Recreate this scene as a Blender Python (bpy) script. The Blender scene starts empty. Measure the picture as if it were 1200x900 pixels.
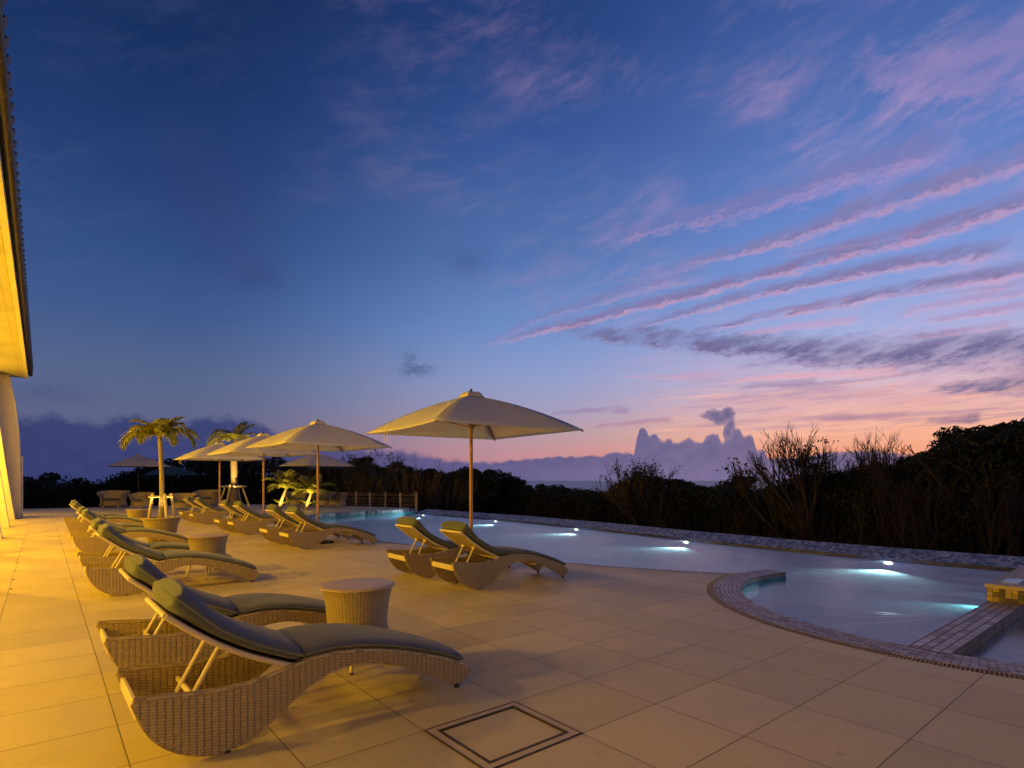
import bpy, bmesh, math, random
from mathutils import Vector, Matrix
from mathutils.geometry import tessellate_polygon
R = math.radians
scene = bpy.context.scene
col = scene.collection
rnd = random.Random(7)

# ---------------------------------------------------------------- camera
YAW = R(39.443); CAM_H = 1.4
cam_d = bpy.data.cameras.new('camera')
cam = bpy.data.objects.new('camera', cam_d); col.objects.link(cam)
cam.location = (0, 0, CAM_H); cam.rotation_euler = (R(90), 0, -YAW)
cam_d.sensor_width = 36; cam_d.lens = 670 / 1200 * 36
cam_d.shift_y = (563 - 450) / 1200
cam_d.clip_end = 60000
scene.camera = cam
scene.view_settings.view_transform = 'Standard'
scene.view_settings.look = 'None'
scene.view_settings.gamma = 1
scene.view_settings.exposure = .16
scene.render.engine = 'CYCLES'
scene.cycles.use_denoising = True
scene.cycles.max_bounces = 8
scene.cycles.transparent_max_bounces = 24
scene.cycles.sample_clamp_indirect = 4
scene.cycles.caustics_reflective = False
scene.cycles.caustics_refractive = False


def lin(r, g, b):
    f = lambda c: c / 12.92 if c <= .04045 else ((c + .055) / 1.055) ** 2.4
    return (f(r / 255), f(g / 255), f(b / 255), 1)


# ---------------------------------------------------------------- node helpers
class X:
    """a socket or a number, with arithmetic that builds Math nodes"""
    def __init__(s, nt, v): s.nt, s.v = nt, v
    def _op(s, op, *a, clamp=False):
        n = s.nt.nodes.new('ShaderNodeMath'); n.operation = op; n.use_clamp = clamp
        for i, q in enumerate((s,) + a):
            q = q.v if isinstance(q, X) else q
            if isinstance(q, (int, float)): n.inputs[i].default_value = q
            else: s.nt.links.new(q, n.inputs[i])
        return X(s.nt, n.outputs[0])
    def __add__(s, o): return s._op('ADD', o)
    def __radd__(s, o): return s._op('ADD', o)
    def __sub__(s, o): return s._op('SUBTRACT', o)
    def __rsub__(s, o): return X(s.nt, o)._op('SUBTRACT', s)
    def __mul__(s, o): return s._op('MULTIPLY', o)
    def __rmul__(s, o): return s._op('MULTIPLY', o)
    def __truediv__(s, o): return s._op('DIVIDE', o)
    def f(s, op, *a, clamp=False): return s._op(op, *a, clamp=clamp)
    def clamp(s): return s._op('ADD', 0.0, clamp=True)
    def smooth(s, a, b):
        n = s.nt.nodes.new('ShaderNodeMapRange'); n.interpolation_type = 'SMOOTHSTEP'
        s.nt.links.new(s.v, n.inputs['Value'])
        n.inputs['From Min'].default_value = a; n.inputs['From Max'].default_value = b
        return X(s.nt, n.outputs['Result'])
    def gauss(s): return (s * s * -1.0).f('EXPONENT')


def xyz(nt, sock):
    n = nt.nodes.new('ShaderNodeSeparateXYZ'); nt.links.new(sock, n.inputs[0])
    return [X(nt, o) for o in n.outputs]


def comb(nt, a, b, c=0.0):
    n = nt.nodes.new('ShaderNodeCombineXYZ')
    for i, q in enumerate((a, b, c)):
        q = q.v if isinstance(q, X) else q
        if isinstance(q, (int, float)): n.inputs[i].default_value = q
        else: nt.links.new(q, n.inputs[i])
    return n.outputs[0]


def noise(nt, vec, scale=1., detail=3., rough=.5, out='Fac', dist=0.):
    n = nt.nodes.new('ShaderNodeTexNoise'); n.inputs['Scale'].default_value = scale
    n.inputs['Detail'].default_value = detail; n.inputs['Roughness'].default_value = rough
    n.inputs['Distortion'].default_value = dist
    if vec is not None: nt.links.new(vec, n.inputs['Vector'])
    return X(nt, n.outputs[out]) if out == 'Fac' else n.outputs[out]


def white(nt, vec):
    n = nt.nodes.new('ShaderNodeTexWhiteNoise'); n.noise_dimensions = '3D'
    nt.links.new(vec, n.inputs['Vector'])
    return X(nt, n.outputs['Value'])


def mixc(nt, fac, a, b):
    n = nt.nodes.new('ShaderNodeMix'); n.data_type = 'RGBA'
    fac = fac.v if isinstance(fac, X) else fac
    for i, q in ((0, fac), (6, a), (7, b)):
        if isinstance(q, (int, float)): n.inputs[i].default_value = q
        elif isinstance(q, tuple): n.inputs[i].default_value = q if len(q) == 4 else q + (1,)
        else: nt.links.new(q, n.inputs[i])
    return n.outputs[2]


def ramp(nt, fac, stops):
    n = nt.nodes.new('ShaderNodeValToRGB'); e = n.color_ramp.elements
    while len(e) < len(stops): e.new(.5)
    for i, (p, c) in enumerate(stops):
        e[i].position = p; e[i].color = c
    nt.links.new(fac.v, n.inputs[0])
    return n.outputs[0]


def mat(name, color=None, rough=.6, metal=0., spec=.5, build=None, emit=None):
    m = bpy.data.materials.new(name); m.use_nodes = True
    nt = m.node_tree; b = nt.nodes['Principled BSDF']
    if color: b.inputs['Base Color'].default_value = (*color, 1)
    b.inputs['Roughness'].default_value = rough; b.inputs['Metallic'].default_value = metal
    b.inputs['Specular IOR Level'].default_value = spec
    if emit:
        b.inputs['Emission Color'].default_value = (*emit[0], 1); b.inputs['Emission Strength'].default_value = emit[1]
    if build: build(nt, b)
    return m


def objco(nt): return nt.nodes.new('ShaderNodeTexCoord').outputs['Object']
def uvco(nt): return nt.nodes.new('ShaderNodeTexCoord').outputs['UV']
def geopos(nt): return nt.nodes.new('ShaderNodeNewGeometry').outputs['Position']


def bump(nt, b, h, strength=.3, dist=.01):
    n = nt.nodes.new('ShaderNodeBump'); n.inputs['Strength'].default_value = strength
    n.inputs['Distance'].default_value = dist
    nt.links.new(h.v, n.inputs['Height']); nt.links.new(n.outputs[0], b.inputs['Normal'])


# ---------------------------------------------------------------- sky
def px_azel(u, v):
    l = (u - 600) / 670; z = (563 - v) / 670
    return math.degrees(YAW + math.atan(l)), math.degrees(math.atan2(z, math.hypot(1, l)))


def make_world():
    w = bpy.data.worlds.new('World'); scene.world = w; w.use_nodes = True
    nt = w.node_tree; nt.nodes.clear()
    tc = nt.nodes.new('ShaderNodeTexCoord').outputs['Generated']
    x, y, z = xyz(nt, tc)
    az = x.f('ARCTAN2', y) * (180 / math.pi)
    el = z.f('ARCTAN2', (x * x + y * y).f('SQRT')) * (180 / math.pi)
    elp = el / 90.
    co = comb(nt, az, el)
    S = lambda a: [(max(0, min(1, d / 90)), lin(*c)) for d, c in a]
    left = ramp(nt, elp.clamp(), S([(0, (84, 82, 122)), (5.7, (90, 96, 130)), (9, (81, 97, 133)), (14, (60, 85, 134)), (19, (47, 74, 125)),
                                    (25, (35, 60, 110)), (32, (24, 48, 94)), (45, (15, 32, 70)), (90, (8, 17, 42))]))
    mid = ramp(nt, elp.clamp(), S([(0, (192, 130, 136)), (2.5, (190, 136, 140)), (4.5, (174, 145, 156)), (7, (154, 149, 180)), (10, (136, 150, 193)), (15, (105, 136, 192)),
                                   (21, (80, 111, 168)), (31, (53, 82, 144)), (38, (36, 62, 118)), (60, (13, 30, 70)), (90, (8, 17, 42))]))
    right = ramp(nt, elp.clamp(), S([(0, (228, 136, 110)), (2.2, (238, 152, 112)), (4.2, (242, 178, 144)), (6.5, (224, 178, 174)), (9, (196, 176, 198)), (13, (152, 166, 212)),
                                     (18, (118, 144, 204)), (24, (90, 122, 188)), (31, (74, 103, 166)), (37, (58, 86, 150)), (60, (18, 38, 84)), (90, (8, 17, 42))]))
    back = ramp(nt, elp.clamp(), S([(0, (40, 44, 76)), (10, (40, 52, 94)), (25, (24, 42, 84)), (45, (13, 28, 62)), (90, (8, 17, 42))]))
    m1 = mixc(nt, az.smooth(8, 44), left, mid)
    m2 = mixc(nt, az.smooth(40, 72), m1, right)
    m3 = mixc(nt, az.smooth(125, 175), m2, back)
    c = mixc(nt, (az * -1).smooth(25, 90), m3, back)

    # high thin cloud, fibrous, brighter towards the sunset
    wob = noise(nt, co, .05, 3, .5) * 14.
    fib = comb(nt, (az + el * 1.6) * .045 + wob * .03, (el - az * .36 + wob * .5) * .17)
    ci = noise(nt, fib, 1.6, 6, .6)
    patch = noise(nt, comb(nt, az * .045, el * .08), 1., 3, .55)
    fib2 = comb(nt, (az + el * 1.6) * .16, (el - az * .36 + wob * .4) * .75)
    ci2 = noise(nt, fib2, 1.3, 5, .65)
    cir = (ci * .62 + ci2 * .38).smooth(.42, .72) * patch.smooth(.36, .64)
    toward = az.smooth(5, 75)
    ccol = mixc(nt, toward, lin(84, 92, 138), lin(204, 160, 194))
    c = mixc(nt, cir * (toward * .22 + .24), c, ccol)
    # broad soft pink veil low on the sunset side
    veil = noise(nt, comb(nt, az * .05, el * .35 - az * .012), 1.5, 5, .6)
    vm = veil.smooth(.36, .66) * el.smooth(1.5, 4) * (12.5 - el).smooth(0, 6) * az.smooth(50, 66) * (135 - az).smooth(0, 30)
    c = mixc(nt, vm * .6, c, mixc(nt, el.smooth(3, 10), lin(228, 160, 136), lin(190, 148, 174)))
    vd = noise(nt, comb(nt, az * .06 + 9, el * .8 - az * .02), 1.5, 5, .6)
    vdm = vd.smooth(.5, .62) * el.smooth(3, 5) * (12.5 - el).smooth(0, 4) * az.smooth(52, 66)
    c = mixc(nt, vdm * .45, c, lin(152, 120, 154))

    rip = noise(nt, comb(nt, az * .16, el * 2.1 - az * .16), 1.0, 4, .6)
    rm = rip.smooth(.5, .68) * el.smooth(2.5, 4.5) * (11.5 - el).smooth(0, 4) * az.smooth(45, 58)
    c = mixc(nt, rm * .5, c, mixc(nt, noise(nt, comb(nt, az * .07, el * .7), 1., 2).smooth(.42, .58), lin(152, 124, 152), lin(246, 182, 156)))
    # streaks: (points in degrees of azimuth and elevation, half width, strength, colours)
    PINK, GREY = lin(228, 160, 174), lin(124, 115, 160)
    streaks = [
        ([(556, 405), (830, 338), (1215, 230)], .46, 1.0, PINK, GREY),
        ([(720, 391), (908, 339), (1190, 285)], .44, .95, PINK, GREY),
        ([(800, 391), (967, 357), (1215, 312)], .40, .95, PINK, GREY),
        ([(780, 312), (943, 269), (1215, 172)], .62, .8, PINK, GREY),
        ([(690, 285), (908, 228), (1118, 160)], .85, .72, lin(206, 154, 190), lin(120, 116, 168)),
        ([(1040, 370), (1120, 354), (1215, 336)], .28, .7, PINK, lin(168, 138, 178)),
        ([(1075, 378), (1140, 367), (1215, 354)], .24, .85, PINK, lin(168, 138, 178)),
        ([(1055, 396), (1120, 388), (1185, 377)], .22, .8, PINK, lin(168, 138, 178)),
        ([(640, 381), (850, 405), (1230, 412)], 1.0, 1.0, lin(136, 116, 154), lin(108, 102, 144)),
        ([(570, 400), (700, 350), (830, 320)], .40, .5, PINK, GREY),
        ([(860, 392), (930, 383), (1010, 373)], .24, .6, PINK, lin(190, 150, 184)),
        ([(1085, 458), (1150, 454), (1230, 449)], .42, .95, lin(106, 100, 140), lin(98, 96, 136)),
        ([(840, 447), (950, 440), (1060, 434)], .25, .6, lin(244, 170, 170), lin(222, 160, 170)),
        ([(860, 430), (930, 425), (1000, 416)], .30, .55, lin(140, 122, 164), lin(130, 116, 160)),
        ([(950, 490), (1010, 489), (1065, 486)], .22, .5, lin(150, 112, 140), lin(150, 112, 140)),
        ([(1080, 492), (1120, 490), (1150, 488)], .26, .8, lin(116, 94, 130), lin(116, 94, 130)),
        ([(640, 486), (700, 480), (740, 482)], .25, .6, lin(140, 116, 160), lin(140, 116, 160)),
        ([(690, 500), (740, 496), (790, 492)], .22, .6, lin(156, 118, 152), lin(156, 118, 152)),
        ([(900, 300), (1000, 285), (1090, 262)], .26, .45, lin(200, 150, 186), lin(130, 120, 168)),
        ([(1010, 352), (1100, 338), (1170, 322)], .2, .55, lin(206, 152, 184), lin(140, 126, 170)),
        ([(700, 330), (780, 318), (840, 300)], .3, .35, lin(190, 146, 184), lin(120, 116, 164)),
        ([(860, 372), (930, 362), (1000, 346)], .16, .5, PINK, lin(150, 130, 172)),
        ([(1100, 345), (1160, 338), (1225, 326)], .2, .6, PINK, lin(160, 134, 176)),
        ([(720, 440), (790, 441), (850, 436)], .2, .5, lin(226, 160, 176), lin(190, 150, 180)),
        ([(940, 462), (1020, 458), (1100, 450)], .3, .5, lin(236, 176, 166), lin(190, 146, 166)),
        ([(900, 470), (1000, 476), (1100, 470)], .3, .4, lin(244, 186, 160), lin(220, 166, 160)),
        ([(860, 455), (900, 452), (960, 448)], .22, .5, lin(140, 118, 156), lin(130, 112, 152)),
        ([(640, 250), (720, 226), (800, 190)], .8, .22, lin(150, 140, 190), lin(100, 110, 166)),
        ([(1000, 62), (1090, 84), (1230, 40)], 1.5, .55, lin(196, 150, 190), lin(150, 130, 180)),
    ]
    nfine = (noise(nt, comb(nt, az * .5 + el * .5, el * 1.6 - az * .3), 1.0, 5, .62) - .5) * 2.
    nf2 = (noise(nt, comb(nt, az * 1.5 + el, el * 3.5 - az * .7), 1.0, 3, .6) - .5) * 2.
    nwarp = (noise(nt, comb(nt, az * .12, el * .3), 1.0, 2, .5) - .5) * 2.
    nbreak = noise(nt, comb(nt, az * .28 + 4., el * .9 - az * .2), 1.0, 3, .6)
    for pts, hw, st, cp, cg in streaks:
        P = [px_azel(*p) for p in pts]
        (a0, e0), (a1, e1), (a2, e2) = P
        d1 = (e1 - e0) / (a1 - a0); d2 = ((e2 - e1) / (a2 - a1) - d1) / (a2 - a0)
        cen = (az - a0) * d1 + (az - a0) * (az - a1) * d2 + e0
        t = (az - a0) / (a2 - a0)
        width = (t * .75 + .6) * (hw * 1.5)
        d = (el - cen + nfine * (hw * 1.15) + nf2 * (hw * .55) + nwarp * (hw * 1.1)) / width
        lump = nbreak.smooth(.32, .6) * .62 + .38
        mask = ((1.2 - d.f('ABSOLUTE')).smooth(0, 1.0)) * t.smooth(-.02, .2) * (1.03 - t).smooth(0, .12 if pts[2][0] < 1195 else .02)
        mask = (mask * lump * (nfine * .4 + nf2 * .3 + 1.) * (st * .95)).clamp()
        colr = mixc(nt, (d + nf2 * .3).smooth(-.95, -.1), cp, cg)
        c = mixc(nt, mask, c, colr)

    # dark smudges
    for (u, v, ru, rv, st) in ((303, 322, 2.2, 1.5, .38), (262, 262, 3.4, 5.0, .3), (220, 210, 3, 3, .22), (489, 434, 1.5, .5, .5), (480, 422, .6, .8, .35), (548, 308, 1.8, 1.3, .26), (60, 462, 2.5, .7, .3)):
        a0, e0 = px_azel(u, v)
        m = (((az - a0 + nfine * 1.1 + nf2 * .8) / ru).f('POWER', 2.) + ((el - e0 + nfine * .8 + nf2 * .7) / rv).f('POWER', 2.)) * -1.
        c = mixc(nt, m.f('EXPONENT') * st, c, lin(52, 60, 108))

    # the bank of cumulus on the sea horizon
    prof = [(-60, 492), (25, 490), (70, 488), (110, 498), (150, 486), (175, 492), (215, 496), (250, 488), (290, 494), (340, 512), (400, 524), (430, 527), (472, 530), (530, 539),
            (582, 541), (622, 537), (657, 535), (700, 534), (725, 530), (760, 534), (800, 534), (850, 534), (900, 537), (935, 537), (960, 531), (1010, 528), (1080, 533), (1260, 531)]
    EM = 10.
    def profile_curve(prof):
        fc = nt.nodes.new('ShaderNodeFloatCurve'); cv = fc.mapping.curves[0]
        P = [px_azel(*p) for p in prof]; A0, A1 = P[0][0], P[-1][0]
        for i, (a, e) in enumerate(P):
            pt = ((a - A0) / (A1 - A0), e / EM)
            if i == 0: cv.points[0].location = pt
            elif i == 1: cv.points[1].location = (1, P[-1][1] / EM); cv.points.new(*pt)
            elif i < len(P) - 1: cv.points.new(*pt)
        for p in cv.points: p.handle_type = 'AUTO'
        fc.mapping.update()
        nt.links.new(((az - A0) / (A1 - A0)).clamp().v, fc.inputs['Value'])
        return X(nt, fc.outputs[0]) * EM
    top = profile_curve(prof)
    tower = profile_curve([(700, 563), (735, 560), (741, 540), (745, 522), (748, 507), (752, 501), (758, 505), (761, 509), (766, 507), (771, 512), (777, 517), (784, 514), (790, 518), (800, 515), (808, 513), (815, 518),
                           (821, 519), (826, 513), (833, 509), (841, 510), (846, 517), (850, 515), (854, 506), (860, 502), (867, 503), (872, 511), (879, 509), (884, 517), (889, 527), (893, 526), (899, 536), (908, 560), (930, 563)])
    top = top.f('MAXIMUM', tower)
    puff = (noise(nt, comb(nt, az, el * 1.4), .9, 6, .65) - .5)
    puffb = (noise(nt, comb(nt, az * .5, el * .6), .9, 4, .6) - .5)
    bankd = top + puff * 1.15 + puffb * ((40. - az).smooth(0, 25) * 2.2) - el
    sl = (45. - az).smooth(0, 25)
    soft = ((bankd + .1 + sl * .35) / (.26 + sl * .8)).smooth(0, 1) * (.98 - sl * .1)
    bcol_far = ramp(nt, ((az + 20.) / 130.).clamp(), [(0, lin(38, 48, 96)), (.25, lin(46, 56, 106)), (.42, lin(84, 84, 132)), (.6, lin(98, 92, 132)), (.72, lin(102, 94, 128)), (.85, lin(118, 94, 128)), (1, lin(110, 92, 128))])
    bshade = mixc(nt, noise(nt, comb(nt, az, el * 1.6), .5, 4, .6).smooth(.3, .7), bcol_far, ramp(nt, ((az + 20.) / 130.).clamp(), [(0, lin(44, 54, 102)), (.3, lin(56, 62, 110)), (.6, lin(104, 97, 134)), (1, lin(122, 95, 124))]))
    bil = noise(nt, comb(nt, az * 1.2, el * 1.5 + puff * 2.), .62, 5, .55).smooth(.32, .68)
    hi = mixc(nt, bil * (az.smooth(20, 55) * .28 + .12), bshade, ramp(nt, ((az + 20.) / 130.).clamp(), [(0, lin(50, 60, 108)), (.35, lin(76, 78, 126)), (.6, lin(128, 112, 146)), (1, lin(150, 110, 136))]))
    rim = (.42 - bankd).smooth(0, .4)
    hi = mixc(nt, rim * az.smooth(48, 58) * .5, hi, lin(160, 128, 150))
    hi = mixc(nt, (2.2 - el).smooth(0, 1.6) * az.smooth(30, 55) * .45, hi, lin(122, 110, 150))
    c = mixc(nt, soft, c, hi)
    a0, e0 = px_azel(845, 487)
    puff2 = (noise(nt, comb(nt, az, el * 1.2), 1.7, 5, .6) - .5)
    blob = None
    for (u, v, ru, rv) in ((838, 487, 1.05, .62), (852, 486, .75, .75), (845, 491, .9, .6), (856, 499, .42, .75), (853, 507, .5, .8), (828, 486, .6, .3)):
        a0, e0 = px_azel(u, v)
        q = (1. - (((az - a0) / ru).f('POWER', 2.) + ((el - e0) / rv).f('POWER', 2.)).f('SQRT')) * rv
        blob = q if blob is None else blob.f('MAXIMUM', q)
    c = mixc(nt, (blob + puff2 * .7).smooth(-.08, .2), c, mixc(nt, (blob + puff2).smooth(.1, .6) * .7 + bil * .2, lin(140, 118, 146), lin(100, 93, 130)))
    # below the horizon
    c = mixc(nt, (el * -1).smooth(0, 2), c, lin(40, 42, 66))
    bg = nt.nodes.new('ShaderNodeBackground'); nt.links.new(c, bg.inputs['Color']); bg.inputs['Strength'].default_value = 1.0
    # what is left of the daylight
    sk = nt.nodes.new('ShaderNodeTexSky'); sk.sky_type = 'NISHITA'; sk.sun_disc = False
    sk.sun_elevation = R(-4); sk.sun_rotation = R(66)
    bg2 = nt.nodes.new('ShaderNodeBackground'); nt.links.new(sk.outputs[0], bg2.inputs['Color']); bg2.inputs['Strength'].default_value = .012
    ad = nt.nodes.new('ShaderNodeAddShader'); nt.links.new(bg.outputs[0], ad.inputs[0]); nt.links.new(bg2.outputs[0], ad.inputs[1])
    o = nt.nodes.new('ShaderNodeOutputWorld'); nt.links.new(ad.outputs[0], o.inputs['Surface'])


make_world()

# ---------------------------------------------------------------- materials
TX, TY, OX, OY = .658, .587, 1.651, 2.782


def b_deck(nt, b):
    p = geopos(nt); x, y, z = xyz(nt, p)
    tx = (x - OX) / TX; ty = (y - OY) / TY
    fx = tx.f('FRACT'); fy = ty.f('FRACT')
    ex = (fx.f('MINIMUM', 1. - fx)) * TX; ey = (fy.f('MINIMUM', 1. - fy)) * TY
    e = ex.f('MINIMUM', ey)
    wob = noise(nt, p, 30, 2) * .0016
    g = (e + wob).smooth(.0022, .0052)
    cell = comb(nt, tx.f('FLOOR'), ty.f('FLOOR'))
    w = white(nt, cell)
    st = noise(nt, p, 1.3, 5, .6); fine = noise(nt, p, 160, 2, .6); vein = noise(nt, comb(nt, x * 2.2 + w * 13., y * 7. + w * 5.), 1.0, 5, .65)
    val = w * .17 + st * .3 + fine * .12 + vein * .18 + .53
    n = nt.nodes.new('ShaderNodeHueSaturation'); n.inputs['Color'].default_value = (.55, .45, .255, 1)
    nt.links.new(val.v, n.inputs['Value'])
    spot = noise(nt, p, 5.2, 3, .65).smooth(.66, .74)
    drip = noise(nt, comb(nt, x * .9, y * .9, 3.), 1., 6, .7).smooth(.52, .66)
    base = mixc(nt, spot * .3 + drip * .16, n.outputs[0], (.22, .165, .115))
    nt.links.new(mixc(nt, g, (.09, .068, .05), base), b.inputs['Base Color'])
    nt.links.new((st * .22 + .4 + (1. - g) * .2).v, b.inputs['Roughness'])
    bump(nt, b, g * 1.0 + fine * .12 + vein * .08, .35, .003)


M = {}
M['deck'] = mat('deck_tile', rough=.5, build=b_deck)


def mosaic(cu, cv, cols, grout, gw=.08, brick=False, rough=.3):
    def f(nt, b):
        u, v, _ = xyz(nt, uvco(nt))
        tv = v / cv; row = tv.f('FLOOR')
        tu = u / cu + (row.f('MODULO', 2.) * .5 if brick else 0.)
        fu = tu.f('FRACT'); fv = tv.f('FRACT')
        e = fu.f('MINIMUM', 1. - fu).f('MINIMUM', fv.f('MINIMUM', 1. - fv) * (cv / cu))
        g = e.smooth(gw * .4, gw)
        w = white(nt, comb(nt, tu.f('FLOOR'), row))
        st = [(i / len(cols), (*c, 1)) for i, c in enumerate(cols)]
        r = nt.nodes.new('ShaderNodeValToRGB'); r.color_ramp.interpolation = 'CONSTANT'
        el = r.color_ramp.elements
        while len(el) < len(st): el.new(.5)
        for i, (q, c) in enumerate(st): el[i].position = q; el[i].color = c
        nt.links.new(w.v, r.inputs[0])
        nt.links.new(mixc(nt, g, grout, r.outputs[0]), b.inputs['Base Color'])
        nt.links.new((w * .25 + rough + (1. - g) * .3).v, b.inputs['Roughness'])
        bump(nt, b, g + w * .3, .4, .004)
    return f


M['edge_mosaic'] = mat('edge_mosaic', build=mosaic(.06, .10, [(.20, .20, .30), (.022, .025, .05), (.16, .16, .24), (.36, .35, .44), (.03, .035, .08), (.05, .055, .10), (.27, .26, .34)], (.035, .04, .09)))
M['coping'] = mat('coping_mosaic', build=mosaic(.10, .05, [(.30, .235, .25), (.26, .20, .22), (.34, .27, .28), (.22, .17, .19)], (.07, .055, .07), .07, True))
M['walk'] = mat('walk_tile', build=mosaic(.16, .072, [(.36, .29, .32), (.31, .25, .28), (.40, .33, .35), (.27, .21, .24)], (.06, .05, .065), .05, True))
M['dark_mosaic'] = mat('dark_mosaic', build=mosaic(.045, .045, [(.04, .035, .04), (.09, .075, .07), (.16, .13, .11), (.06, .05, .06)], (.03, .03, .03)))
M['gold_mosaic'] = mat('gold_mosaic', build=mosaic(.055, .055, [(.5, .38, .06), (.05, .045, .05), (.36, .26, .09), (.12, .09, .07), (.42, .35, .22)], (.1, .08, .06)))
M['pool_tile'] = mat('pool_tile', build=mosaic(.05, .05, [(.56, .74, .84), (.50, .70, .82), (.62, .78, .86), (.46, .66, .79)], (.66, .76, .80), .06), spec=0.)
M['pool_wall'] = mat('pool_wall_tile', build=mosaic(.05, .05, [(.03, .26, .40), (.02, .18, .32), (.06, .34, .46), (.03, .22, .38)], (.16, .3, .36), .06))
M['waterline_tile'] = mat('waterline_tile', build=mosaic(.05, .05, [(.010, .018, .15), (.012, .022, .19), (.016, .026, .22)], (.012, .02, .10)))
M['step_tile'] = mat('step_tile', build=mosaic(.05, .05, [(.40, .56, .66), (.36, .52, .63), (.45, .6, .69), (.33, .48, .6)], (.5, .6, .66), .06), spec=0.)
M['step_nosing'] = mat('step_nosing', (.8, .82, .82), .4)
M['concrete'] = mat('smooth_concrete', rough=.7, build=lambda nt, b: (nt.links.new(mixc(nt, noise(nt, objco(nt), 6, 5, .6), (.40, .33, .27), (.55, .47, .40)), b.inputs['Base Color'])))


def b_wicker(p=.034, q=.015, c0=(.47, .37, .23), c1=(.22, .165, .095), holes=True):
    def f(nt, b):
        u, v, _ = xyz(nt, uvco(nt))
        tu = u / p; rib = (tu.f('FRACT') * math.pi).f('SINE')
        par = tu.f('FLOOR').f('MODULO', 2.) * math.pi
        sv = ((v / q) * (2 * math.pi) + par).f('SINE') * .5 + .5
        h = rib.f('POWER', .55) * (sv * .72 + .28)
        w = white(nt, comb(nt, tu.f('FLOOR'), (v / q).f('FLOOR')))
        big = noise(nt, objco(nt), 7, 3)
        base = mixc(nt, h.smooth(.05, .75), c1, mixc(nt, w * .5 + big * .5, tuple(c * .78 for c in c0), c0))
        nt.links.new(base, b.inputs['Base Color']); b.inputs['Roughness'].default_value = .5
        bump(nt, b, h, .9, .006)
        if holes:
            a = (1. - rib.smooth(.2, .34) * 1.).f('MULTIPLY', 1. - sv.smooth(.25, .6))
            nt.links.new((1. - a).v, b.inputs['Alpha'])
    return f


M['wicker'] = mat('wicker', build=b_wicker())
M['wicker_solid'] = mat('wicker_closed_weave', build=b_wicker(.03, .014, holes=False))
M['frame'] = mat('painted_tube', (.58, .5, .38), .38)
M['foot_cap'] = mat('black_plastic', (.02, .02, .02), .5)


def b_fabric(c, sc=420., nb=.25):
    def f(nt, b):
        o = objco(nt); x, y, z = xyz(nt, o)
        n = noise(nt, o, 5, 4, .6); fi = noise(nt, o, sc, 2, .5)
        nt.links.new(mixc(nt, n * .6 + fi * .4, tuple(k * .72 for k in c), tuple(min(1, k * 1.2) for k in c)), b.inputs['Base Color'])
        b.inputs['Roughness'].default_value = .9; b.inputs['Sheen Weight'].default_value = .15
        bump(nt, b, noise(nt, o, 9, 3, .5) * 1.0 + fi * .12, nb, .012)
    return f


M['cushion'] = mat('grey_green_canvas', build=b_fabric((.066, .080, .118)))
M['seam'] = mat('cushion_piping', (.13, .145, .13), .9)


def b_canopy(nt, b):
    o = objco(nt); n = noise(nt, o, 2.5, 4, .6); fi = noise(nt, o, 300, 2)
    c = mixc(nt, n * .7 + fi * .3, (.76, .72, .67), (.88, .85, .81))
    nt.links.new(c, b.inputs['Base Color']); b.inputs['Roughness'].default_value = .85
    bump(nt, b, n, .2, .03)
    t = nt.nodes.new('ShaderNodeBsdfTranslucent'); nt.links.new(c, t.inputs[0])
    mx = nt.nodes.new('ShaderNodeMixShader'); mx.inputs[0].default_value = .38
    nt.links.new(b.outputs[0], mx.inputs[1]); nt.links.new(t.outputs[0], mx.inputs[2])
    nt.links.new(mx.outputs[0], nt.nodes['Material Output'].inputs[0])


M['canopy'] = mat('cream_canvas', build=b_canopy)
M['green_canopy'] = mat('dark_green_canvas', build=b_fabric((.02, .09, .08)))


def b_wood(c):
    def f(nt, b):
        x, y, z = xyz(nt, objco(nt))
        n = noise(nt, comb(nt, x * 40, y * 40, z * 2.5), 1, 4, .6)
        nt.links.new(mixc(nt, n, tuple(k * .6 for k in c), c), b.inputs['Base Color']); b.inputs['Roughness'].default_value = .5
        bump(nt, b, n, .2, .003)
    return f


M['wood'] = mat('oiled_wood', build=b_wood((.42, .19, .08)))
M['stake'] = mat('peeled_stake', build=b_wood((.6, .5, .36)))
M['trunk'] = mat('palm_trunk', build=lambda nt, b: (nt.links.new(mixc(nt, (xyz(nt, objco(nt))[2] * 22. + noise(nt, objco(nt), 14, 3) * 2.).f('FRACT').smooth(.0, .5), (.07, .05, .03), (.22, .175, .12)), b.inputs['Base Color'])))
M['soil'] = mat('potting_soil', (.05, .035, .025), .95)


def b_leaf(a, c, tr=.25):
    def f(nt, b):
        o = objco(nt); n = noise(nt, o, 3, 4, .6); w = noise(nt, o, 40, 1)
        cc = mixc(nt, n * .6 + w * .4, a, c)
        nt.links.new(cc, b.inputs['Base Color']); b.inputs['Roughness'].default_value = .6
        b.inputs['Specular IOR Level'].default_value = .25
        t = nt.nodes.new('ShaderNodeBsdfTranslucent'); nt.links.new(cc, t.inputs[0])
        mx = nt.nodes.new('ShaderNodeMixShader'); mx.inputs[0].default_value = tr
        nt.links.new(b.outputs[0], mx.inputs[1]); nt.links.new(t.outputs[0], mx.inputs[2])
        nt.links.new(mx.outputs[0], nt.nodes['Material Output'].inputs[0])
    return f


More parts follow.
